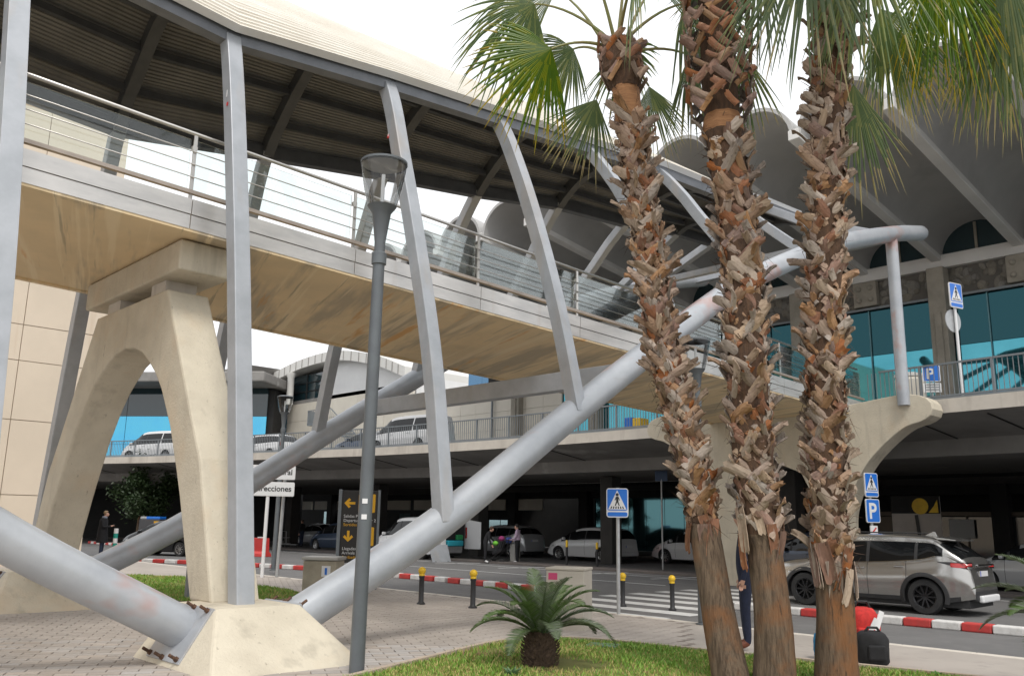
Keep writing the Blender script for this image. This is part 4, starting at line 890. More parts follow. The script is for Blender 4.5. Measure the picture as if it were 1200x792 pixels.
def wheel_mesh(r, w_, spokes):
    ax = Matrix.Rotation(R(90), 3, 'X'); ty = MB().lathe([(r*.66, -w_/2), (r*.93, -w_/2), (r, -w_*.36), (r, w_*.36), (r*.93, w_/2), (r*.66, w_/2)], (0, 0, 0), 28, ax, caps=False); rm_ = MB()
    rm_.lathe([(r*.68, -w_*.48), (r*.62, -w_*.42), (r*.60, w_*.42), (r*.68, w_*.48)], (0, 0, 0), 28, ax, caps=False); rm_.lathe([(.001, w_*.36), (.07, w_*.38), (.075, w_*.3)], (0, 0, 0), 14, ax)
    for s_ in (1,):
        for k in range(spokes):
            a = 2*math.pi*k/spokes; d = Vector((math.cos(a), 0, math.sin(a))); rm_.bar(Vector((0, -w_*.33, 0))+d*.04, Vector((0, -w_*.38, 0))+d*r*.66, .045 if spokes < 8 else .03, .03, (0, 1, 0))
    rm_.lathe([(.001, -w_*.40), (.055, -w_*.42), (.06, -w_*.34)], (0, 0, 0), 14, ax)
    dk = MB().lathe([(.001, 0), (r*.62, 0)], (0, 0, 0), 20, ax)
    return ty.mesh('tyre', 50), rm_.mesh('rim', 40), dk.mesh('brake_disc')
def car(name, label, cat, group, loc, rz, P, body, rim=None, lit=False, dark_glass=carglass):
    L, W, top, belt = P['L'], P['W']/2, smooth_tab(P['top']), smooth_tab(P['belt']); xr, xf, r = P['xr'], P['xf'], P['r']; sill = P.get('sill', .24); cab = P['cab']; t = thing(name, label, cat, loc, group, rz)
    st = set(np.round(np.linspace(-L/2, L/2, 74), 4))
    for c in (xr, xf): st |= set(np.round([c+(r+.055)*math.cos(a) for a in np.linspace(0, math.pi, 17)], 4))
    for q in P['pillars']: st |= {q[0]-.035, q[0]+.035}
    for q in cab: st.add(q)
    for q in P['doors']: st.add(q)
    st = sorted(st); st = [s_ for i, s_ in enumerate(st) if i == 0 or s_-st[i-1] > .004]
    def half_w(x):
        e = max(0, abs(x)-(L/2-.75))/.75; return W*(1-.20*e**2.4)
    def sec(x):
        tz = interp(top, x); bz = min(interp(belt, x), tz-.035); lo = sill+(.10*max(0, abs(x)-(L/2-.5))/.5)
        for c in (xr, xf):
            d = abs(x-c)
            if d < r+.055: lo = max(lo, r+math.sqrt((r+.055)**2-d*d)*1.0)
        lo = min(lo, bz-.05); w_ = half_w(x); pts = []
        for i in range(10):
            s_ = i/9; z = lo+(bz-lo)*s_; u = (z-.2)/(bz-.2) if bz > .25 else 0
            crease = .022*math.exp(-((u-.62)/.09)**2); pts.append((w_*(.955+.045*math.sin(math.pi*min(max(u, 0), 1)))+crease-(.02*max(0, .25-u))-.02*(u > .97), z))
        gh = max(0.0, tz-bz); rw = w_*(1-.30*min(gh/.55, 1)) if gh > .12 else w_*.90; ze = tz-min(.07, gh*.35)
        for i in range(1, 7):
            s_ = i/6; pts.append((pts[9][0]+(rw-pts[9][0])*s_**1.1+.018*math.sin(math.pi*s_), bz+(ze-bz)*s_))
        for i in range(1, 5):
            s_ = i/4; pts.append((rw*math.cos(s_*math.pi/2) if i < 4 else 0, ze+(tz-ze)*math.sin(s_*math.pi/2)))
        return pts
    S = [sec(x) for x in st]; N = len(S[0]); parts = {}
    def put(nm, vs):
        parts.setdefault(nm, MB()).add(vs, [(0, 1, 2, 3)])
    for i in range(len(st)-1):
        xm = (st[i]+st[i+1])/2
        for j in range(N-1):
            a, b, c, d = S[i][j], S[i+1][j], S[i+1][j+1], S[i][j+1]; zm = (a[1]+b[1]+c[1]+d[1])/4; nm = 'body'
            gh = interp(top, xm)-interp(belt, xm)
            if 10 <= j+1 <= 15 and j >= 9 and gh > .10:
                if cab[0]+.02 < xm < cab[3]-.02 and 9 <= j <= 14 and not any(abs(xm-q[0]) < .036 and q[1] for q in P['pillars']):
                    dp = any(abs(xm-q[0]) < .036 for q in P['pillars'])
                    pk = sum(1 for q in P['pillars'] if q[0] < xm-.04); nm = 'pillar%d' % pk if dp else ('side_window%d' % pk if j < 14 else 'body')
                    if j == 14: nm = 'body'
            if j >= 14 and cab[2] < xm < cab[3]+.25 and xm > cab[2] and gh > -.5 and xm < P['hood']: nm = 'windscreen'
            if j >= 15 and P['rw'][0] < xm < P['rw'][1]: nm = 'rear_window'
            if j < 9 and zm < P.get('clad', .0): nm = 'lower_cladding'
            if P.get('arch') and j < 9:
                pass
            if 5 <= j <= 9 and nm == 'body' and xm < -L/2+P['tl'][0] and P['tl'][1] < zm < P['tl'][2]: nm = 'tail_light'
            if 4 <= j <= 9 and nm == 'body' and xm > L/2-P['hl'][0] and P['hl'][1] < zm < P['hl'][2]: nm = 'headlight'
            if nm == 'body' and j < 9:
                D = P['doors']
                for q in range(len(D)-1):
                    if D[q] < xm < D[q+1] and zm > sill+.10: nm = 'door%d' % q
            for s_ in (1, -1):
                v = [(st[i], s_*a[0], a[1]), (st[i+1], s_*b[0], b[1]), (st[i+1], s_*c[0], c[1]), (st[i], s_*d[0], d[1])]
                put(nm+('' if nm in ('windscreen', 'rear_window') else ('#r' if s_ < 0 else '#l') if nm != 'body' else ''), v if s_ < 0 else v[::-1])
    for e, x in ((0, st[0]), (-1, st[-1])):
        q = [(x, p[0], p[1]) for p in S[e]]+[(x, -p[0], p[1]) for p in S[e][-2::-1]]
        parts['body'].add(q, [tuple(range(len(q)))] if e else [tuple(range(len(q)))[::-1]])
    mm = {'body': body, 'side_window': dark_glass, 'pillar': trimm, 'windscreen': carglass, 'rear_window': carglass, 'lower_cladding': trimm, 'wheel_arch': trimm, 'tail_light': taillit if lit else tailm, 'headlight': headm}
    made = {}
    for k, m_ in parts.items():
        nm = k.split('#')[0]; nm = nm.rstrip('0123456789')
        me = m_.mesh(nm, 32); 
        import bmesh as _bm
        bm_ = _bm.new(); bm_.from_mesh(me); _bm.ops.remove_doubles(bm_, verts=bm_.verts, dist=.0008); bm_.to_mesh(me); bm_.free(); me.shade_smooth(); me.set_sharp_from_angle(angle=R(34))
        me.materials.append(mm.get(nm, body)); made[k] = link(nm, me, t)
    def sy(x, z):
        q = sec(x); 
        for a, b in zip(q, q[1:]):
            if a[1] <= z <= b[1]: return a[0]+(b[0]-a[0])*(z-a[1])/max(b[1]-a[1], 1e-6)
        return q[0][0] if z < q[0][1] else q[9][0]
    P['sy'] = sy
    if P.get('arch'):
        for c in (xr, xf):
            for s_ in (1, -1):
                m_ = MB(); rw_ = []
                for rho, o_ in ((r+.045, -.02), (r+.05, .012), (r+.115, .014), (r+.135, .002)):
                    rw_.append([(c+rho*math.cos(a), s_*(max(sy(c+rho*math.cos(a), r+rho*math.sin(a)), half_w(c)*.93)+o_), r+rho*math.sin(a)) for a in np.linspace(-.28, math.pi+.28, 30)])
                m_.grid(rw_); m_.build('wheel_arch', trimm, t, smooth=40)
    under = MB().boxr(-L/2+.12, L/2-.12, -W+.16, W-.16, .17, .62).build('underbody', trimm, t)
    ty, rm_, dk = P.setdefault('_wm', wheel_mesh(r, .23, P.get('spokes', 5)))
    for c in (xr, xf):
        for s_ in (1, -1):
            wo = thing('wheel', None, None, (c, s_*(W-.135), r)); wo.parent = t
            if s_ > 0: wo.rotation_euler = (0, 0, math.pi)
            for nm, me, m_ in (('tyre', ty, rubber), ('rim', rm_, rim or rimS), ('brake_disc', dk, trimm)):
                mc = me.copy(); mc.materials.clear(); mc.materials.append(m_); link(nm, mc, wo)
    # seams, handles, mirrors, plate, bumper, wiper
    for x in P['doors']:
        for s_ in (1, -1):
            q = sec(x); pt = [(x, s_*(p[0]+.0015), p[1]) for p in q[:10] if p[1] > sill+.08]
            sm = MB(); sm.grid([[(p[0]-.006, p[1], p[2]) for p in pt], [(p[0]+.006, p[1], p[2]) for p in pt]]); sm.build('door_seam', trimm, t)
    for a, b in zip(P['doors'], P['doors'][1:]):
        for s_ in (1, -1):
            x = a+.16; z = interp(belt, x)-.11; y = sec(x)[8][0]
            MB().box((x, s_*(y+.012), z), (.20, .03, .034)).build('door_handle', P.get('handle', body), t, bevel=.012)
    for s_ in (1, -1):
        x = cab[3]-.30; z = interp(belt, x)+.10; MB().box((x, s_*(W+.06), z), (.12, .19, .13)).build('mirror', body, t, bevel=.04)
    zr = P.get('plate', .75); xb = -L/2
    pl_ = MB().box((xb-.012-P.get('poff', 0), 0, zr), (.015, .5, .11)).build('number_plate', platem, t); MB().box((xb-.0205-P.get('poff', 0), .225, zr), (.004, .045, .108)).build('plate_band', mat('eu_blue', (.02, .08, .5), None, rough=.4), pl_)
    MB().box((xb+.06, 0, .42), (.16, P['W']*.80, .22)).build('rear_bumper', P.get('bump', body), t, bevel=.05)
    MB().box((L/2-.06, 0, .40), (.16, P['W']*.80, .22)).build('front_bumper', P.get('bump', body), t, bevel=.05)
    return t, sec, interp
SUV = dict(L=4.63, W=1.845, r=.365, xr=-1.36, xf=1.30, sill=.27, top=[(-2.315, .62), (-2.27, .92), (-2.18, 1.14), (-2.02, 1.27), (-1.80, 1.44), (-1.55, 1.585), (-1.1, 1.625), (-.4, 1.645), (.15, 1.63), (.45, 1.56), (.85, 1.32), (1.22, 1.10), (1.6, 1.04), (2.0, .95), (2.2, .82), (2.315, .6)],
           belt=[(-2.315, .6), (-2.2, .98), (-1.75, 1.20), (-1.3, 1.12), (-.6, 1.05), (.3, 1.0), (1.0, .96), (2.3, .55)], cab=(-1.78, -1.2, .38, 1.16), hood=1.20, rw=(-2.10, -1.72), pillars=[(-.18, False), (-1.22, False), (.62, False)], doors=[-1.02, -.18, .82], tl=(.0, .93, 1.10), hl=(.4, .68, .88), clad=.36, arch=True, spokes=10, plate=.86, poff=-.04, bump=trimm, handle=chrome)
suv, ssec, sint = car('silver_suv', 'silver SUV parked behind the red and white kerb on the right', 'car', None, (-8.98, 20.42, 0), R(180+1.5), SUV, silverp, rimB)
# SUV details: spoiler, roof fin, chrome window line, fuel flap, angled lamp, silver skid plate
MB().prism([(-1.50, 1.60), (-1.62, 1.585), (-1.98, 1.545), (-1.97, 1.515), (-1.6, 1.54)], lambda a, b, d: (a, d, b), -.60, .60).build('spoiler', silverp, suv, bevel=.012)
MB().prism([(-1.15, 1.62), (-1.42, 1.60), (-1.38, 1.70), (-1.33, 1.71)], lambda a, b, d: (a, d, b), -.025, .025).build('roof_fin', silverp, suv, bevel=.008)
for s_ in (1, -1):
    MB().tube([(x, s_*(ssec(x)[9][0]+.002), ssec(x)[9][1]+.004) for x in np.linspace(-1.74, 1.0, 26)], .009, 6).build('chrome_strip', chrome, suv)
    sy_ = SUV['sy']
    def lens(nm, m_, top_, bot_, x0, x1, o_):
        xx = np.linspace(x0, x1, 10); rw_ = [[(x, s_*(sy_(x, bot_(x)+(top_(x)-bot_(x))*k/3)+o_), bot_(x)+(top_(x)-bot_(x))*k/3) for x in xx] for k in range(4)]; MB().grid(rw_).build(nm, m_, suv, smooth=True)
    lens('tail_lens', tailm, lambda x: 1.075, lambda x: .985+.12*max(0, x+2.02), -2.29, -1.92, .010)
    lens('lamp_surround', blackm, lambda x: 1.095, lambda x: .955+.25*max(0, x+2.2), -2.295, -1.66, .006)
    MB().lathe([(.001, .004), (.075, .004), (.08, 0)], (-1.62, s_*(ssec(-1.62)[7][0]+.0), .93), 20, Matrix.Rotation(R(-90*s_), 3, 'X')).build('fuel_flap', silverp, suv)
    MB().tube([(-1.0, s_*.62, 1.665), (.1, s_*.62, 1.675)], .014, 6).build('roof_rail', trimm, suv)
MB().box((-2.36, 0, .36), (.1, 1.1, .14)).build('skid_plate', whitep, suv, bevel=.03)
MB().box((-2.30, 0, 1.03), (.05, .9, .04)).build('tailgate_trim', chrome, suv, bevel=.01)
MB().bar((-2.02, 0, 1.30), (-1.86, .35, 1.42), .02, .02).build('rear_wiper', trimm, suv)
HATCH = dict(L=4.55, W=1.80, r=.325, xr=-1.32, xf=1.42, sill=.22, top=[(-2.275, .6), (-2.22, .95), (-2.1, 1.18), (-1.9, 1.45), (-1.6, 1.57), (-.6, 1.62), (.2, 1.58), (.7, 1.42), (1.25, 1.15), (1.65, 1.0), (2.0, .88), (2.2, .70), (2.275, .5)],
             belt=[(-2.275, .55), (-2.1, 1.0), (-1.6, 1.06), (0, .99), (1.2, .92), (2.275, .5)], cab=(-1.98, -1.3, .45, 1.30), hood=1.28, rw=(-2.12, -1.86), pillars=[(-.28, False), (-1.28, False), (.75, False)], doors=[-1.15, -.28, .80], tl=(.34, .88, 1.10), hl=(.5, .66, .86), spokes=9)
SEDAN = dict(L=4.6, W=1.80, r=.32, xr=-1.35, xf=1.35, sill=.2, top=[(-2.3, .55), (-2.25, .9), (-2.1, 1.04), (-1.7, 1.10), (-1.2, 1.32), (-.6, 1.45), (.1, 1.46), (.6, 1.33), (1.2, 1.02), (1.7, .92), (2.1, .82), (2.3, .5)],
             belt=[(-2.3, .5), (-2.1, .92), (-1, .96), (.5, .92), (1.2, .88), (2.3, .45)], cab=(-1.55, -.9, .4, 1.15), hood=1.12, rw=(-1.65, -.95), pillars=[(-.22, False), (.7, False)], doors=[-1.1, -.22, .8], tl=(.3, .75, .95), hl=(.45, .6, .78), spokes=7)
VAN = dict(L=4.95, W=1.92, r=.335, xr=-1.5, xf=1.55, sill=.24, top=[(-2.475, .7), (-2.46, 1.3), (-2.42, 1.75), (-2.3, 1.92), (-1.8, 1.96), (0, 1.96), (.7, 1.88), (1.15, 1.60), (1.65, 1.20), (2.05, 1.05), (2.38, .85), (2.475, .55)],
           belt=[(-2.475, .65), (-2.4, 1.10), (0, 1.10), (1.2, 1.05), (1.7, .98), (2.475, .5)], cab=(-2.2, -1.9, .75, 1.68), hood=1.66, rw=(-2.6, -2.5), pillars=[(-1.0, True), (.28, False), (1.1, False)], doors=[-.85, .28, 1.25], tl=(.12, .9, 1.35), hl=(.42, .72, .98), spokes=8)
def wheel_at(px, x, y): return (x, y, 0)
car('white_hatchback', 'white people carrier with red tail lamp under the viaduct, left of the crossing sign post', 'car', 'cars at the terminal', (-28.6, 33.3, .0), R(180), HATCH, whitecar, lit=True)
car('white_hatchback', 'white car half hidden by the left palm trunk', 'car', 'cars at the terminal', (-23.9, 35.6, .0), R(180), HATCH, whitecar)
car('pale_suv', 'pale grey SUV standing behind the two women', 'car', 'cars at the terminal', (-34.9, 33.4, 0), R(180), dict(SUV, clad=0, arch=False, _wm=wheel_mesh(.365, .23, 6), bump=greycar, handle=greycar), greycar, rimS)
car('dark_blue_car', 'dark blue car behind the middle and right palm trunks', 'car', 'cars at the terminal', (-14.2, 28.2, 0), R(180), dict(SUV, clad=0, arch=False, _wm=wheel_mesh(.365, .23, 6), bump=bluecar, handle=bluecar), bluecar, rimS)
car('silver_sedan', 'silver sedan under the viaduct beside the luggage trolleys', 'car', 'cars at the terminal', (-54.6, 34.2, 0), R(180), SEDAN, greycar)
car('dark_blue_car', 'dark blue car with lit tail lamp behind the near lamp post', 'car', 'cars at the terminal', (-43.4, 28.7, 0), R(180), HATCH, bluecar, lit=True)
car('black_sedan', 'black car by the far red and white kerb, beside the concrete pier', 'car', 'cars at the terminal', (-41.2, 17.75, 0), R(180+25), HATCH, blackcar)
car('silver_sedan', 'silver car at the right edge behind the cycad fronds', 'car', 'cars at the terminal', (-8.0, 29.6, 0), R(180), SEDAN, greycar)
car('white_van', 'white van driving on the viaduct, seen through the concrete arch', 'van', 'vehicles on the viaduct', (-56.2, 22.9, VZ-.05), R(180+22), VAN, whitecar)
car('white_van', 'white van on the viaduct behind the slanting steel leg', 'van', 'vehicles on the viaduct', (-36.5, 28.0, VZ-.05), R(180+7), VAN, whitecar)
car('white_estate', 'white car on the viaduct just right of the tall steel leg', 'car', 'vehicles on the viaduct', (-48.9, 26.4, VZ-.05), R(180+15), HATCH, whitecar)
car('dark_sedan', 'dark car on the viaduct by the outdoor stairs', 'car', 'vehicles on the viaduct', (-40.9, 28.6, VZ-.05), R(180+12), SEDAN, bluecar)
# van with its rear doors open, cases inside, a ramp plate
vn, vs_, _ = car('white_van', 'white van with its rear doors open and cases in its dark load space', 'van', 'vans at the terminal', (-34.6, 27.2, 0), R(180), dict(VAN), whitecar)
MB().boxr(-2.60, -2.47, -.80, .80, .62, 1.82).build('load_shade_block', blackm, vn)  # solid black block painted in for the shade inside the van
for s_ in (1, -1):
    c = Vector((-2.5, s_*.88, 0)); d = Vector((-.86, s_*.5, 0)); q = c+d*.82
    dr = MB(); dr.add([(c.x, c.y, .5), (q.x, q.y, .5), (q.x, q.y, 1.75), (c.x, c.y, 1.88), (c.x+.03, c.y+.05*s_, .5), (q.x+.03, q.y+.05*s_, .5), (q.x+.03, q.y+.05*s_, 1.75), (c.x+.03, c.y+.05*s_, 1.88)], [(0, 1, 2, 3), (7, 6, 5, 4), (0, 4, 5, 1), (1, 5, 6, 2), (2, 6, 7, 3), (3, 7, 4, 0)])
    dd_ = dr.build("rear_door", whitecar, vn, bevel=.01); MB().box(c+d*.06+Vector((-.03, 0, 1.25)), (.06, .06, .5)).build("tail_lamp", tailm, dd_)
cyanm = mat('cyan_fabric', (.03, .36, .46), None, rough=.6); 
def suitcase(label, loc, size, m_, rz=0, group='cases in the open van'):
    t = thing('suitcase', label, 'suitcase', loc, group, rz); MB().box((0, 0, size[2]/2), size).build('shell', m_, t, bevel=min(size)*.18)
    MB().tube([(-size[0]*.25, 0, size[2]), (-size[0]*.25, 0, size[2]+.05), (size[0]*.25, 0, size[2]+.05), (size[0]*.25, 0, size[2])], .012, 6).build('handle', blackm, t); return t
suitcase('cyan case lying in the open van', (-31.80, 27.15, .64), (.35, .95, .26), cyanm)
suitcase('small green case in the open van', (-31.84, 27.45, .92), (.3, .4, .24), mat('green_fabric', (.03, .30, .10), None, rough=.6))
suitcase('round white case in the open van', (-31.75, 26.4, .66), (.25, .32, .34), whitep)
suitcase('dark case at the back of the open van', (-31.86, 26.95, .92), (.3, .5, .4), blackm)
rp = thing('ramp_plate', 'grey metal ramp plate leaning behind the open van', 'ramp', (-30.9, 25.6, 0)); MB().box((0, 0, .36), (.05, 1.05, .80), Matrix.Rotation(R(-22), 3, 'Y')).build('plate', steel, rp, bevel=.008)
for y in (-.35, .35): MB().bar((.18, y, .02), (.0, y, .05), .05, .04).build('foot', railm, rp)
# ------------------------------------------------------------------ street furniture
def bollard(label, x, y, s_=1.0):
    t = thing('bollard', label, 'bollard', (x, y, gz(x, y) if y < 13.1 else .0), 'black bollards with yellow heads')
    z0 = 0
    MB().lathe([(.085, 0), (.085, .03), (.065, .05), (.05, .07), (.05, .50), (.058, .52), (.058, .55)], (0, 0, 0), 16).build('post', blackm, t, smooth=40)
    MB().lathe([(.055, .55), (.06, .565), (.05, .585)]+[(.075*math.sin(a), .645-.075*math.cos(a)) for a in np.linspace(.9, math.pi, 9)], (0, 0, 0), 16).build('head', yellowm, t, smooth=50)
bollard('bollard with yellow head nearest the big tube, left of the other three', -13.89, 11.07)
bollard('bollard with yellow head behind the cycad fronds', -12.81, 11.46)
bollard('bollard with yellow head just right of the crossing sign post', -12.4, 15.46)
bollard('bollard with yellow head beside the left palm trunk', -11.28, 15.71)
def thin_post(label, x, y, z0, h, c1, c2, r=.05):
    t = thing('thin_bollard', label, 'bollard', (x, y, z0), 'thin posts at the terminal kerb'); MB().lathe([(r, 0), (r, h*.72)], (0, 0, 0), 12).build('post', c1, t, smooth=50); MB().lathe([(r*1.05, h*.72), (r*1.05, h*.95), (r*.5, h)], (0, 0, 0), 12).build('head', c2, t, smooth=50)
thin_post('thin yellow-topped post in front of the white people carrier, left one', -24.9, 27.4, .09, 1.0, blackm, yellowm); thin_post('thin yellow-topped post in front of the white people carrier, right one', -23.4, 27.55, .09, .95, blackm, yellowm)
greenb = mat('green_plastic', (.02, .30, .24), None, rough=.5)
gp = thing('flexible_post', 'green and white banded post beside the man with a phone', 'post', (-36.4, 13.45, .12))
for k in range(6): MB().lathe([(.085, k*.19), (.085, k*.19+.188)], (0, 0, 0), 14).build('band', greenb if k % 2 == 0 else whitep, gp, smooth=50)
# road signs
signblue = mat('sign_blue', (.015, .16, .62), None, rough=.35); signwhite = mat('sign_white', (.74, .74, .74), None, rough=.4); signred = mat('sign_red', (.6, .03, .03), None, rough=.4); galv = mat('galvanised', (.46, .47, .475), (.40, .41, .415), 8, .4, .5)
def rrect(w_, h_, r, n=4):
    out = []
    for cx_, cy_, a0 in ((w_/2-r, h_/2-r, 0), (-w_/2+r, h_/2-r, 90), (-w_/2+r, -h_/2+r, 180), (w_/2-r, -h_/2+r, 270)):
        for k in range(n+1): a = R(a0+90*k/n); out.append((cx_+r*math.cos(a), cy_+r*math.sin(a)))
    return out
def plate(par, w_, h_, zc, y0, y1, m_, nm, r=.04, xo=0):
    return MB().prism(rrect(w_, h_, r), lambda a, b, d: (a+xo, d, b+zc), y0, y1).build(nm, m_, par)
def flat(par, polys, zc, y, m_, nm, xo=0, th=.002):
    b = MB()
    for p in polys: b.prism(p, lambda a, c, d: (a+xo, d, c+zc), y-th, y)
    return b.build(nm, m_, par)
def ped_face(par, zc, s_=1.0):
    """crossing sign: blue plate, white triangle, walking figure on bars"""
    bd = plate(par, .62*s_, .82*s_, zc, -.035, .0, signwhite, 'sign_plate', .05); q = plate(bd, .57*s_, .60*s_, zc+.085*s_, -.038, -.034, signblue, 'blue_field', .03); plate(bd, .57*s_, .12*s_, zc-.32*s_, -.038, -.034, signblue, 'blue_strip', .03)
    flat(q, [[(-.26*s_, -.27*s_), (.26*s_, -.27*s_), (0, .27*s_)]], zc+.085*s_, -.0385, signwhite, 'triangle')
    fig = [[(.045*math.cos(a)*s_, (.145+.045*math.sin(a))*s_) for a in np.linspace(0, 6.28, 12, endpoint=False)]]
    flat(q, fig, zc+.085*s_, -.041, blackm, 'figure_head')
    body_ = [[(-.035, .09), (.035, .09), (.075, -.01), (.055, -.02), (.03, .04), (.035, -.06), (.07, -.16), (.045, -.17), (.0, -.07), (-.04, -.17), (-.07, -.16), (-.03, -.05), (-.03, .03), (-.06, -.02), (-.075, -.01)]]
    flat(q, [[(a*s_, b*s_) for a, b in body_[0]]], zc+.085*s_, -.041, blackm, 'walking_figure')
    for k in range(6):
        x0 = (-.20+k*.072)*s_; flat(q, [[(x0, -.25*s_), (x0+.035*s_, -.25*s_), (x0*.85+.03*s_, -.185*s_), (x0*.85, -.185*s_)]], zc+.085*s_, -.0408, blackm, 'crossing_bar')
def sign_post(label, loc, h, rz, cat='road sign'):
    t = thing('crossing_sign', label, cat, loc, 'road signs', rz); MB().tube([(0, .04, -.05), (0, .04, h)], .035, 12).build('post', galv, t, smooth=50); return t
# yaw that makes the front (-y) face a point near the camera
t = sign_post('blue pedestrian crossing sign on a tall post beside the cycad', (-10.6, 13.08, .12), 2.30, R(32)); ped_face(t, 2.02, .62/.62*.66)
t = sign_post('small crossing sign with a parking plate below it, behind the silver SUV', (-10.3, 23.45, 0), 3.2, R(72)); ped_face(t, 2.90, .78)
pp_ = plate(t, .50, .62, 2.22, -.03, .0, signwhite, 'parking_plate', .05); plate(pp_, .46, .58, 2.22, -.033, -.029, signblue, 'blue_field', .04); text('letter_p', 'P', .58, signwhite, pp_, (-.02, -.035, 2.02), (R(90), 0, 0), 'CENTER', bold=.012)
np_ = plate(t, .26, .22, 1.72, -.03, .0, signwhite, 'small_plate', .02); flat(np_, [[(-.08, -.05), (-.04, -.07), (.09, .05), (.05, .07)]], 1.72, -.033, signred, 'red_stroke')
t = thing('crossing_sign', 'crossing sign above a round sign on the viaduct railing', 'road sign', (-8.45, 25.6, VZ), 'road signs', R(74)); MB().tube([(0, .04, -.1), (0, .04, 3.05)], .04, 12).build('post', whitep, t, smooth=50); ped_face(t, 3.05, .88)
MB().prism([(.33*math.cos(a), .33*math.sin(a)) for a in np.linspace(0, 6.283, 28, endpoint=False)], lambda a, b, d: (a-.05, d, b+2.33), .085, .11).build('round_plate', galv, t)
t = thing('parking_sign', 'blue parking plate on the viaduct behind the curved concrete arm', 'road sign', (-9.05, 24.98, VZ), 'road signs', R(34)); MB().tube([(0, .03, 0), (0, .03, 1.05)], .025, 8).build('post', galv, t); pp_ = plate(t, .46, .46, .80, -.02, 0, signwhite, 'parking_plate', .04); plate(pp_, .42, .42, .80, -.023, -.019, signblue, 'blue_field', .03)
text('letter_p', 'P', .42, signwhite, pp_, (-.04, -.025, .65), (R(90), 0, 0), 'CENTER', bold=.01); plate(t, .46, .26, .40, -.02, 0, signwhite, 'sub_plate', .02)
for k in range(3): flat(t, [[(-.18, .0), (.18, .0), (.18, .025), (-.18, .025)]], .47-k*.07, -.022, railm, 'printed_line')
# distant plain pole with blue sign, and notice board behind palm
t = thing('sign_pole', 'thin grey pole with a dark blue plate behind the white cars', 'road sign', (-21.75, 29.7, .0), 'road signs', R(30)); MB().tube([(0, 0, 0), (0, 0, 3.6)], .035, 10).build('post', galv, t); plate(t, .5, .75, 3.9, -.03, 0, mat('dim_blue', (.012, .04, .10), None, rough=.4), 'sign_plate')
# direction boards
t = thing('direction_sign', 'white direction boards on two posts behind the tall steel leg', 'road sign', (-22.9, 12.7, .12), None, R(60)); 
MB().tube([(-.12, 0, -.05), (-.12, 0, 2.6)], .05, 10).build('post', whitep, t); MB().tube([(.28, .25, -.05), (.32, .25, 2.75)], .05, 10).build('post', galv, t)
for z, s_ in ((2.45, 'Otras direcciones'), (2.92, 'Aviación general')):
    p_ = plate(t, 2.2, .40, z, -.06, -.02, signwhite, 'board', .04, -.5); bdr = plate(p_, 2.14, .34, z, -.063, -.059, whitep, 'inner_panel', .03, -.5); text('lettering', s_, .22, blackm, bdr, (.52, -.066, z-.06), (R(90), 0, 0), 'RIGHT', bold=.004)
# black info totem
t = thing('info_sign', 'black information sign with yellow arrows and flight symbols behind the lamp post', 'information sign', (-17.95, 12.35, .12), None, R(52)); amber = mat('sign_amber', (.80, .42, .01), None, rough=.45)
MB().boxr(-.46, .40, -.03, .03, .62, 2.32).build('panel', mat('totem_black', (.025, .022, .02), None, rough=.5), t, bevel=.01); MB().boxr(-.54, -.46, -.05, .05, 0, 2.34).build('side_post', railm, t, bevel=.01); MB().boxr(.40, .46, -.05, .05, 0, 2.34).build('side_post', railm, t, bevel=.01)
def pic(z, up):
    b = plate(t, .40, .44, z, -.036, -.031, amber, 'flight_symbol', .03, .14); a_ = R(35 if up else -35); ca, sa = math.cos(a_), math.sin(a_)
    pl2 = [(-.15, -.02), (.10, -.02), (.15, 0), (.10, .025), (.04, .025), (-.02, .13), (-.06, .13), (-.03, .025), (-.10, .025), (-.14, .07), (-.16, .07)]
    flat(b, [[(x*ca-y*sa, x*sa+y*ca+.03) for x, y in pl2]], z, -.0365, blackm, 'plane', .14); flat(b, [[(-.14, -.16), (.02, -.16), (.02, -.135), (-.14, -.135)]], z, -.0365, blackm, 'runway', .14)
def arr(z, rot):
    q = [(-.13, 0), (-.02, .12), (.03, .08), (-.03, .03), (.13, .03), (.13, -.03), (-.03, -.03), (.03, -.08), (-.02, -.12)]; c, s_ = math.cos(rot), math.sin(rot)
    flat(t, [[(x*c-y*s_, x*s_+y*c) for x, y in q]], z, -.033, amber, 'arrow', -.27)
pic(2.02, True); arr(2.02, 0); pic(1.24, False); arr(1.24, math.pi/2)
for z, s_, m_ in ((1.68, 'Salidas Planta 2', signwhite), (1.58, 'Departures Floor 2', signwhite), (1.48, 'Sortides Planta 2', amber), (.92, 'Llegadas Planta 0', signwhite), (.82, 'Arrivals Floor 0', signwhite), (.72, 'Arribades Planta 0', amber)):
    text('lettering', s_, .098, m_, t, (-.40, -.032, z), (R(90), 0, 0))
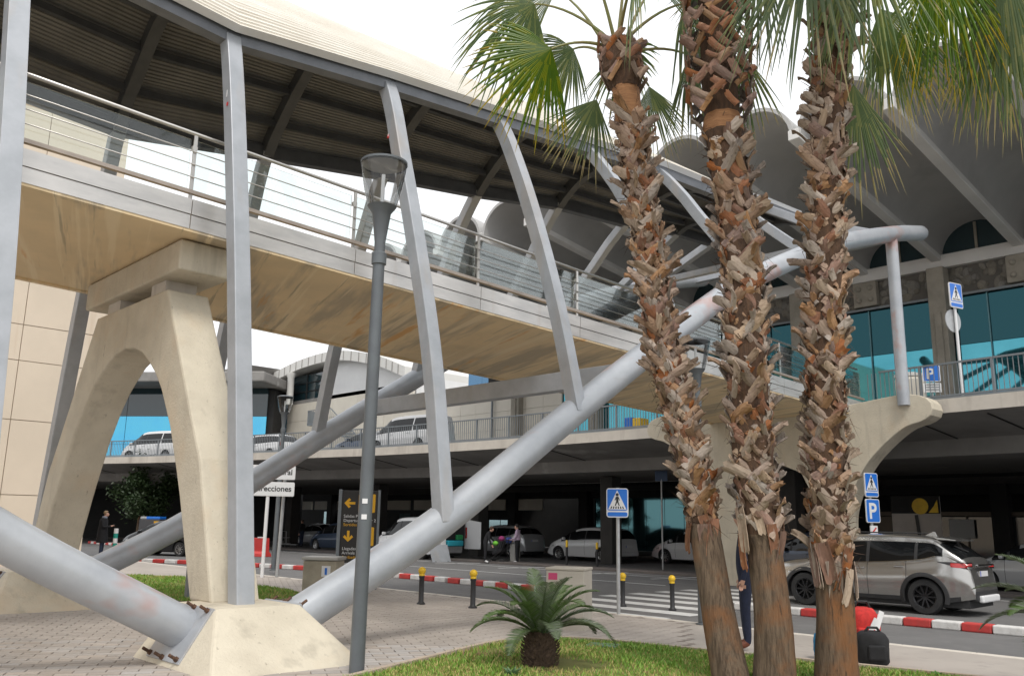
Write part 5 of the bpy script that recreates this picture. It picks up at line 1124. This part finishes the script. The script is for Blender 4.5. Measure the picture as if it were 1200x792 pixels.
# lamp posts
def lamp(label, loc, h, lean=0.0, tilt=(0, 0)):
    t = thing('street_lamp', label, 'street lamp', loc, 'glass street lamps'); t.rotation_euler = (tilt[0], tilt[1], 0)
    MB().lathe([(.12, 0), (.12, .02), (.078, .03), (.074, 1.0), (.064, h-1.18), (.082, h-1.17), (.082, h-1.05), (.06, h-1.03), (.06, h-.92), (.105, h-.58), (.165, h-.50)], (0, 0, 0), 18).build('post', lampgrey, t, smooth=35)
    MB().lathe([(.16, h-.50), (.215, h-.28), (.25, h-.06), (.255, h-.0)], (0, 0, 0), 24, caps=False).build('glass_bowl', clearglass, t, smooth=35)
    MB().lathe([(.25, h-.005), (.265, h), (.265, h+.025), (.2, h+.05), (.001, h+.06)], (0, 0, 0), 24).build('cap', lampgrey, t, smooth=35)
    MB().lathe([(.24, h-.012), (.001, h-.012)], (0, 0, 0), 24).build('reflector', mat('reflector', (.5, .47, .42), None, rough=.4), t)
    MB().tube([(0, 0, h-.5), (0, 0, h-.12)], .022, 8).build('bulb', whitep, t)
    return t
l1 = lamp('near grey lamp post with a clear glass bowl in front of the big tube', (-7.72, 5.36, .15), 5.52, tilt=(0, 0))
dv = CRT; l1.rotation_euler = (R(0.1), R(.5), 0)
for z in (1.62, 1.78): MB().box((0, -.073, 0), (.055, .004, .05)).build('sticker', signwhite, l1, loc=(0, 0, z), rot=(0, 0, R(48)))
lamp('far lamp post with a glass bowl behind the direction boards', (-26.1, 14.7, .12), 5.6)
lamp('lamp post with a glass bowl just right of the left palm trunk', (-8.72, 13.0, .12), 4.85)
# litter bin and concrete cabinet
t = thing('litter_bin', 'square concrete litter bin beside the big tube', 'bin', (-16.6, 10.55, gz(-16.6, 10.55)), None, R(40)); MB().boxr(-.36, .36, -.30, .30, 0, .74).build('body', mat('bin_concrete', (.40, .36, .28), (.30, .27, .21), 3, .85, 0, .3, 40), t, bevel=.02); MB().boxr(-.39, .39, -.33, .33, .75, .82).build('lid', mat('bin_lid', (.44, .43, .40), None, rough=.5, metal=.3), t, bevel=.015)
st_ = MB().boxr(.05, .24, -.306, -.302, .42, .64).build('sticker', signwhite, t); MB().boxr(.12, .17, -.31, -.307, .46, .60).build('blue_figure', signblue, st_)
t = thing('concrete_cabinet', 'square concrete cabinet with a pink sticker behind the cycad', 'cabinet', (-9.35, 10.35, gz(-9.3, 10.3)-.02), None, R(28)); cc = mat('cabinet_concrete', (.52, .48, .41), (.45, .41, .35), 2, .85, 0, .25, 40, streak=((.36, .25, .15), (1, 1, .6), .6, .8, .4))
MB().boxr(-.30, .30, -.27, .27, 0, .90).build('body', cc, t, bevel=.02); MB().boxr(-.31, .31, -.28, .28, .90, .94).build('lid', cc, t, bevel=.012); MB().boxr(-.26, -.12, -.276, -.272, .76, .86).build('sticker', mat('pink', (.55, .06, .16), None, rough=.5), t)
# manhole cover in the lawn
t = thing('valve_cover', 'green square valve cover in the lawn', 'cover', (-7.55, 9.0, gz(-7.5, 9)+.035), None, R(25)); MB().boxr(-.2, .2, -.15, .15, -.02, .012).build('lid', mat('green_cover', (.12, .22, .18), None, rough=.5), t, bevel=.008)
# small service items by the viaduct and road
t = thing('traffic_barrier', 'red plastic water barrier below the viaduct', 'barrier', (-38.4, 20.9, 0), None, R(10)); MB().prism([(-.30, 0), (.30, 0), (.26, .14), (.14, .24), (.11, .85), (-.11, .85), (-.14, .24), (-.26, .14)], lambda a, b, d: (d, a, b), -.45, .45).build('body', mat('barrier_red', (.60, .05, .045), None, rough=.5), t, bevel=.02)
MB().boxr(-.15, .15, -.12, .12, .85, .9).build('filler_cap', whitep, t)
for x, y, lb, m_ in ((-49.5, 20.4, 'dark pay machine with a blue top near the man with a phone', signblue), (-51.6, 20.9, 'grey narrow service box left of the pay machine', galv)):
    t = thing('service_box', lb, 'machine', (x, y, 0), 'machines near the far kerb', R(35)); MB().boxr(-.45, .45, -.35, .35, 0, 1.6).build('body', mat('box_dark', (.06, .06, .065), None, rough=.5), t, bevel=.03); MB().boxr(-.42, .42, -.32, .32, 1.6, 1.75).build('top', m_, t, bevel=.03); MB().boxr(.1, .38, -.36, -.352, 1.1, 1.5).build('label_plate', amber if m_ is signblue else galv, t)
t = thing('steel_post', 'dark square steel post beside the concrete pier', 'post', (-16.9, 7.75, .15)); MB().boxr(-.07, .07, -.07, .07, 0, 2.2).build('shaft', railm, t, bevel=.01); MB().boxr(-.16, .16, -.16, .16, 0, .02).build('foot_plate', rustm, t)
# luggage trolleys in the shade
def trolley(label, x, y, rz):
    t = thing('luggage_trolley', label, 'trolley', (x, y, 0), 'luggage trolleys', rz); MB().tube([(-.45, -.25, .2), (.45, -.25, .2), (.45, .25, .2), (-.45, .25, .2), (-.45, -.25, .2)], .02, 6).build('base_frame', galv, t); MB().tube([(-.45, -.25, .2), (-.5, -.25, 1.0), (-.5, .25, 1.0), (-.45, .25, .2)], .02, 6).build('handle', galv, t); MB().tube([(-.47, -.25, .6), (-.2, -.25, .62), (-.2, .25, .62), (-.47, .25, .6)], .012, 6).build('basket', galv, t)
    for sx_, sy_ in ((-.4, -.22), (-.4, .22), (.4, 0)): MB().lathe([(.09, -.02), (.09, .02)], (sx_, sy_, .09), 12, Matrix.Rotation(R(90), 3, 'X')).build('wheel', rubber, t)
trolley('luggage trolley nearest the silver sedan', -49.6, 29.0, R(30)); trolley('luggage trolley left of the first, in the shade', -51.6, 29.6, R(50))
# planters / blocks on the viaduct
t = thing('pale_bin', 'pale ribbed bin behind the viaduct railing by the round column', 'bin', (-10.1, 26.2, VZ-.05)); MB().lathe([(.42, 0), (.44, .9), (.40, 1.0)], (0, 0, 0), 10).build('body', creampanel, t); MB().lathe([(.44, 1.0), (.44, 1.08), (.2, 1.14)], (0, 0, 0), 10).build('lid', whitewall, t)
t = thing('low_block_wall', 'low pale block wall on the viaduct behind the railing', 'wall', (-7, 28.5, VZ-.05)); 
for k in range(5): MB().boxr(-2.2+k*1.25, -2.2+k*1.25+1.22, -.2, .2, 0, .55).build('block', whitewall, t, bevel=.02)
t = thing('service_cart', 'small blue and yellow item on the viaduct behind the left railing', 'cart', (-22.3, 28.8, VZ-.05)); MB().boxr(-.4, -.02, -.3, .3, .12, .95).build('blue_bin', signblue, t, bevel=.03); MB().boxr(.02, .40, -.3, .3, .12, .9).build('yellow_bin', yellowm, t, bevel=.03)
for s_ in (-.3, .3): MB().lathe([(.1, -.03), (.1, .03)], (s_, -.2, .1), 12, Matrix.Rotation(R(90), 3, 'X')).build('wheel', rubber, t)
# camera domes under the roof edge
for y, lb in ((13.6, 'dark dome camera hanging under the footbridge roof edge, left'), (16.5, 'dark dome camera hanging under the footbridge roof edge, right')):
    t = thing('dome_camera', lb, 'camera', (-11.55, y, 9.45+(y-13.6)*.12), 'cameras under the roof'); MB().tube([(0, 0, .12), (0, 0, -.05)], .02, 8).build('stem', blackm, t); MB().lathe([(.001, -.2), (.06, -.18), (.085, -.12), (.085, -.05), (.03, -.02)], (0, 0, 0), 14).build('dome', blackm, t, smooth=40)

# stickers on the steel legs
for x, y, z, w_, h_, m_ in ((-10.80, 7.583, 7.78, .05, .06, signred), (-10.80, 7.581, 7.80, .02, .05, signwhite), (-10.62, 4.783, 7.25, .045, .05, signred), (-10.66, 4.783, 7.42, .03, .10, signwhite)):
    MB().boxr(x-w_/2, x+w_/2, y-.003, y, z-h_/2, z+h_/2).build('sticker', m_, br)
# ------------------------------------------------------------------ people (facing local +x)
skin = mat('skin', (.52, .30, .22), (.46, .26, .19), 12, .55)
def cloth(name, c, c2=None, sc=18): return mat(name, c, c2 or tuple(k*.7 for k in c), sc, .85, 0, .3, 120)
def person(label, loc, rz, J, cols, h=1.75, hair=(.05, .035, .025), hairlen=.0, fingers=True):
    """J overrides joint positions; cols = dict torso/arm/leg/shoe materials"""
    D = dict(pel=(0, 0, .95), sp=(0, 0, 1.12), ch=(0, 0, 1.32), nk=(.01, 0, 1.48), h0=(.02, 0, 1.55), h1=(.03, 0, 1.63), h2=(.02, 0, 1.71), ns=(.125, 0, 1.615), shl=(0, .17, 1.42), ell=(-.02, .23, 1.14), wrl=(.04, .24, .90), hdl=(.06, .235, .82),
             shr=(0, -.17, 1.42), elr=(-.02, -.23, 1.14), wrr=(.04, -.24, .90), hdr=(.06, -.235, .82), hpl=(0, .09, .90), knl=(.02, .10, .50), anl=(0, .10, .09), tol=(.17, .12, .04), hpr=(0, -.09, .90), knr=(.02, -.10, .50), anr=(0, -.10, .09), tor=(.17, -.12, .04))
    D.update(J); nm = list(D); V = [Vector(D[k])*(h/1.75) for k in nm]; ix = {k: i for i, k in enumerate(nm)}
    rad = dict(pel=(.15, .115), sp=(.145, .105), ch=(.17, .115), nk=(.058, .058), h0=(.068, .072), h1=(.082, .098), h2=(.066, .074), ns=(.016, .016), sh=(.075, .075), el=(.05, .05), wr=(.036, .036), hd=(.032, .02), hp=(.098, .098), kn=(.068, .068), an=(.05, .05), to=(.042, .034))
    E_ = [('pel', 'sp'), ('sp', 'ch'), ('ch', 'nk'), ('nk', 'h0'), ('h0', 'h1'), ('h1', 'h2'), ('h1', 'ns')]
    for s_ in 'lr': E_ += [('ch', 'sh'+s_), ('sh'+s_, 'el'+s_), ('el'+s_, 'wr'+s_), ('wr'+s_, 'hd'+s_), ('pel', 'hp'+s_), ('hp'+s_, 'kn'+s_), ('kn'+s_, 'an'+s_), ('an'+s_, 'to'+s_)]
    Rr = [rad.get(k, rad.get(k[:2])) for k in nm]; ED = [(ix[a], ix[b]) for a, b in E_]
    grp = {'pel': 'leg', 'hp': 'leg', 'kn': 'leg', 'an': 'leg', 'to': 'shoe', 'sp': 'torso', 'ch': 'torso', 'sh': 'torso', 'el': 'torso', 'wr': 'torso', 'hd': 'skin', 'nk': 'torso', 'h0': 'skin', 'h1': 'skin', 'h2': 'skin', 'ns': 'skin'}
    G = [grp.get(k, grp.get(k[:2])) for k in nm]
    if fingers:
        for s_, sg in (('l', 1), ('r', -1)):
            w_, hd = V[ix['wr'+s_]], V[ix['hd'+s_]]; d = (hd-w_).normalized(); sd = Vector((1, 0, 0))-d*d.x; sd = sd.normalized() if sd.length > .1 else Vector((0, 1, 0)); cu = d.cross(sd)*sg
            for k, (o_, ln) in enumerate(((-.020, .045), (-.007, .055), (.007, .058), (.020, .050))):
                b = len(V); V += [hd+sd*o_+d*.035, hd+sd*o_+d*(.035+ln*.5)-cu*.008, hd+sd*o_*.9+d*(.035+ln)-cu*.03]; Rr += [(.0085, .0085), (.008, .008), (.0065, .0065)]; G += ['skin']*3; ED += [(ix['hd'+s_], b), (b, b+1), (b+1, b+2)]
            b = len(V); V += [hd+sd*.034-d*.015, hd+sd*.036+d*.03]; Rr += [(.011, .011), (.009, .009)]; G += ['skin']*2; ED += [(ix['hd'+s_], b), (b, b+1)]
    me = bpy.data.meshes.new('p'); me.from_pydata(V, ED, []); tmp = bpy.data.objects.new('p', me); COL.objects.link(tmp); tmp.modifiers.new('s', 'SKIN'); 
    for i, sv in enumerate(me.skin_vertices[0].data): sv.radius = Rr[i]; sv.use_root = (i == 0)
    sb = tmp.modifiers.new('ss', 'SUBSURF'); sb.levels = sb.render_levels = 2
    dg = bpy.context.evaluated_depsgraph_get(); bm2 = bpy.data.meshes.new_from_object(tmp.evaluated_get(dg)); bpy.data.objects.remove(tmp); bm2.name = 'person_body'
    keys = ['torso', 'leg', 'shoe', 'skin']; ms = [cols['torso'], cols['leg'], cols['shoe'], skin]; bm2.materials.clear()
    for m_ in ms: bm2.materials.append(m_)
    segs = [(V[a], V[b], 'shoe' if G[b] == 'shoe' else G[a], G[b]) for a, b in ED]
    for p in bm2.polygons:
        c = p.center; best = None
        for a, b, ga, gb in segs:
            d = b-a; t_ = min(max((c-a).dot(d)/max(d.length_squared, 1e-9), 0), 1); dist = (a+d*t_-c).length
            if best is None or dist < best[0]: best = (dist, ga if t_ < .5 else gb)
        p.material_index = keys.index(best[1]); p.use_smooth = True
    t = thing('person', label, 'person', loc, None, rz); link('body', bm2, t)
    # hair cap
    hp = V[ix['h1']]; fwd = (V[ix['ns']]-hp).normalized(); up = (V[ix['h2']]-V[ix['h0']]).normalized(); sd = up.cross(fwd); hm = MB(); rows = []
    for i in range(9):
        a = i/8*R(112+hairlen*60); rows.append([hp+up*(.03+.105*math.cos(a))+(-fwd*math.cos(ph)*(.122 if math.cos(ph) > 0 else .085)+sd*math.sin(ph)*.098)*math.sin(a)+(-fwd*.012) for ph in np.linspace(0, 6.2832, 16, endpoint=False)])
        if i >= 4:
            for j, ph in enumerate(np.linspace(0, 6.2832, 16, endpoint=False)):
                if math.cos(ph) < -.25: rows[-1][j] = rows[3][j]*.6+hp*.4+up*.02
    hm.grid([[q*(1) for q in r] for r in rows], closed=True); hm.build('hair', mat('hair_%d' % int(hair[0]*1000), hair, None, rough=.6), t, smooth=True)
    return t, {k: V[ix[k]] for k in nm}
navy = cloth('navy_suit', (.012, .018, .045)); blackc = cloth('black_cloth', (.014, .014, .017)); brownsh = mat('brown_shoe', (.16, .05, .025), None, rough=.35); whitesh = mat('white_shoe', (.7, .7, .7), None, rough=.5)
purple = cloth('mauve_print', (.42, .28, .42), (.62, .52, .60), 25); jeansc = cloth('dark_jeans', (.03, .045, .09))
# man with a phone at the left
mt, mj = person('man in a long dark coat looking at a phone at the left', (-37.0, 13.15, .12), R(58), dict(h0=(.05, 0, 1.55), h1=(.07, 0, 1.62), h2=(.08, 0, 1.70), ns=(.165, 0, 1.585), ell=(.03, .25, 1.14), wrl=(.24, .16, 1.16), hdl=(.31, .12, 1.19), elr=(.03, -.25, 1.14), wrr=(.25, -.12, 1.16), hdr=(.32, -.08, 1.19)), dict(torso=blackc, leg=jeansc, shoe=blackm), 1.82, (.30, .20, .11))
rows = []
for z, rx, ry in ((1.47, .11, .13), (1.40, .15, .21), (1.1, .17, .215), (.85, .20, .235), (.55, .215, .24)): rows.append([(rx*math.cos(a), ry*math.sin(a), z*1.04) for a in np.linspace(0, 6.2832, 24, endpoint=False)])
MB().grid(rows, closed=True).build('coat', blackc, mt, smooth=True)
MB().lathe([(.085, 1.50), (.105, 1.53), (.10, 1.58), (.08, 1.60)], (.02, 0, .01), 16).build('scarf', cloth('grey_scarf', (.30, .33, .40)), mt, smooth=True)
ph = thing('phone', 'small phone in the hands of the man in the dark coat', 'phone', tuple(Vector((-37.0, 13.15, .12))+Matrix.Rotation(R(58), 3, 'Z') @ Vector((.37, .02, 1.26)))); MB().box((0, 0, 0), (.14, .075, .01), Matrix.Rotation(R(-30), 3, 'Y')).build('case', blackm, ph, bevel=.004)
# two women beside the pushchair
w1, _ = person('woman in black bending over a pushchair', (-28.9, 26.5, .02), R(45), dict(sp=(.04, 0, 1.10), ch=(.14, 0, 1.26), nk=(.22, 0, 1.38), h0=(.25, 0, 1.43), h1=(.29, 0, 1.49), h2=(.32, 0, 1.56), ns=(.37, 0, 1.44), shl=(.14, .16, 1.33), ell=(.26, .2, 1.08), wrl=(.42, .18, .96), hdl=(.48, .17, .92), shr=(.14, -.16, 1.33), elr=(.18, -.2, 1.05), wrr=(.28, -.2, .82), hdr=(.32, -.2, .76)), dict(torso=blackc, leg=blackc, shoe=whitesh), 1.68, (.07, .035, .02), .4)
w2, _ = person('woman in a mauve shirt standing by the pushchair', (-28.0, 27.6, .02), R(212), dict(h0=(.05, 0, 1.54), h1=(.07, 0, 1.61), h2=(.08, 0, 1.69), ns=(.16, 0, 1.57), ell=(.06, .24, 1.12), wrl=(.24, .18, 1.05), hdl=(.31, .16, 1.04), elr=(.04, -.24, 1.12), wrr=(.2, -.2, 1.0), hdr=(.27, -.18, .97)), dict(torso=purple, leg=blackc, shoe=whitesh), 1.68, (.015, .012, .012), .1)
bg_ = thing('shoulder_bag', 'blue shoulder bag held by the woman in the mauve shirt', 'bag', (-28.35, 27.4, .86)); MB().lathe([(.001, 0), (.13, .03), (.15, .14), (.12, .25), (.02, .27)], (0, 0, 0), 12).build('pouch', cloth('blue_bag', (.06, .10, .35)), bg_, smooth=True); MB().tube([(-.1, 0, .24), (-.02, 0, .42), (.1, 0, .24)], .01, 6).build('strap', blackm, bg_)
pc = thing('pushchair', 'black pushchair with pink and green bundles between the two women', 'pushchair', (-28.55, 26.95, .0), None, R(20))
MB().tube([(-.3, -.22, .15), (.25, -.22, .55), (.42, -.22, 1.0)], .018, 6).build('frame', blackm, pc); MB().tube([(-.3, .22, .15), (.25, .22, .55), (.42, .22, 1.0)], .018, 6).build('frame', blackm, pc); MB().tube([(.42, -.22, 1.0), (.42, .22, 1.0)], .02, 6).build('push_bar', blackm, pc)
MB().box((.02, 0, .5), (.5, .4, .16), Matrix.Rotation(R(-20), 3, 'Y')).build('seat', blackc, pc, bevel=.05); MB().box((.18, 0, .72), (.12, .4, .5), Matrix.Rotation(R(15), 3, 'Y')).build('back', blackc, pc, bevel=.05)
for x, y in ((-.32, -.24), (-.32, .24), (.3, -.24), (.3, .24)): MB().lathe([(.1, -.025), (.1, .025)], (x, y, .1), 14, Matrix.Rotation(R(90), 3, 'X')).build('wheel', rubber, pc)
def bundle(label, loc, r, m_):
    b = MB(); b.lathe([(r*math.sin(a)*(1+.1*math.sin(5*a)), -r*.8*math.cos(a)) for a in np.linspace(.05, 3.09, 9)], (0, 0, 0), 12); tag(b.build('bundle', m_, loc=loc, smooth=True), label, 'bundle', 'things on the pushchair')
bundle('bright green bundle on the pushchair', (-28.62, 26.85, .86), .13, cloth('lime', (.25, .75, .08))); bundle('pink bundle on the pushchair', (-28.45, 27.05, 1.06), .15, cloth('magenta', (.42, .06, .22)))
gb = suitcase('grey trolley case between the women', (-28.3, 27.75, 0), (.3, .5, .85), mat('grey_case', (.30, .29, .27), None, rough=.5), R(20), 'luggage on the ground')
# man in a suit, mostly hidden by the middle palm
m2, _ = person('man in a navy suit half hidden behind the middle palm trunk', (-6.46, 10.66, gz(-6.4, 10.7)), R(215), dict(), dict(torso=navy, leg=navy, shoe=brownsh), 1.82, (.10, .06, .035))
# figure on the footbridge and shaded figures
person('dark figure walking on the footbridge behind the glass', (-14.3, 10.9, zb(10.9)+.39), R(100), dict(knl=(.14, .1, .5), anr=(-.18, -.1, .1), tor=(-.02, -.12, .04)), dict(torso=blackc, leg=blackc, shoe=blackm), 1.78)
person('shaded figure beside the silver sedan under the viaduct', (-51.5, 34.5, 0), R(250), dict(), dict(torso=blackc, leg=blackc, shoe=blackm), 1.76)
person('shaded figure by the luggage trolleys under the viaduct', (-51.0, 30.6, 0), R(200), dict(), dict(torso=blackc, leg=jeansc, shoe=blackm), 1.72)
# bags on the pavement by the right palm
gzb = gz(-4.8, 10.9)
def bag(label, loc, rx, ry, rz_, m_, rz, seed, strap=None):
    rg = random.Random(seed); t = thing('travel_bag', label, 'bag', loc, 'bags by the right palm', rz); rows = []
    for i in range(15):
        u = i/14; a = -math.pi/2+math.pi*u; c = abs(math.cos(a))**.38; z = rz_*(.5+.5*(abs(math.sin(a))**.75)*(1 if a > 0 else -1)); row = []
        for j in range(30):
            ph_ = j/30*6.2832; cx_ = abs(math.cos(ph_))**.85*(1 if math.cos(ph_) > 0 else -1); sx_ = abs(math.sin(ph_))**.85*(1 if math.sin(ph_) > 0 else -1); w_ = 1+.035*math.sin(ph_*5+i*.9+seed)+.03*math.sin(ph_*9-i*1.7)+rg.uniform(-.012, .012)
            row.append((rx*c*w_*cx_*(1-.12*u), ry*c*w_*sx_*(1-.12*u), z))
        rows.append(row)
    m = MB(); m.grid(rows, closed=True); m.build('shell', m_, t, smooth=True)
    MB().tube([(-rx*.5, -ry*.2, rz_*.93), (-rx*.25, -ry*.3, rz_*1.10), (rx*.25, -ry*.3, rz_*1.10), (rx*.5, -ry*.2, rz_*.93)], .016, 6).build('handle', blackm, t)
    MB().tube([(rx*.86*math.cos(a)*.9, ry*.86*math.sin(a)*.9, rz_*.80) for a in np.linspace(0, 6.28, 24)], .008, 5).build('zip', strap or trimm, t)
    MB().box((0, -ry*.97, rz_*.42), (rx*1.0, .05, rz_*.42)).build('pocket', m_, t, bevel=.02); return t
redc = cloth('red_nylon', (.62, .035, .03)); bluec = cloth('blue_nylon', (.02, .22, .45)); blk = cloth('black_nylon', (.018, .018, .02))
bag('black duffel bag on the pavement right of the right palm', (-4.82, 10.72, gzb), .20, .19, .40, blk, R(40), 1)
rb_ = bag('tall red rucksack with white straps behind the right palm', (-5.08, 11.05, gzb), .22, .20, .64, redc, R(40), 2, whitep)
MB().bar((.10, -.21, .36), (.20, -.16, .60), .06, .02, (0, 1, 0)).build('white_strap', signwhite, rb_); MB().bar((.0, -.22, .30), (.12, -.20, .52), .05, .02, (0, 1, 0)).build('white_strap', signwhite, rb_)
bag('blue bag on the pavement left of the right palm', (-5.42, 10.72, gzb), .14, .13, .33, bluec, R(40), 3)
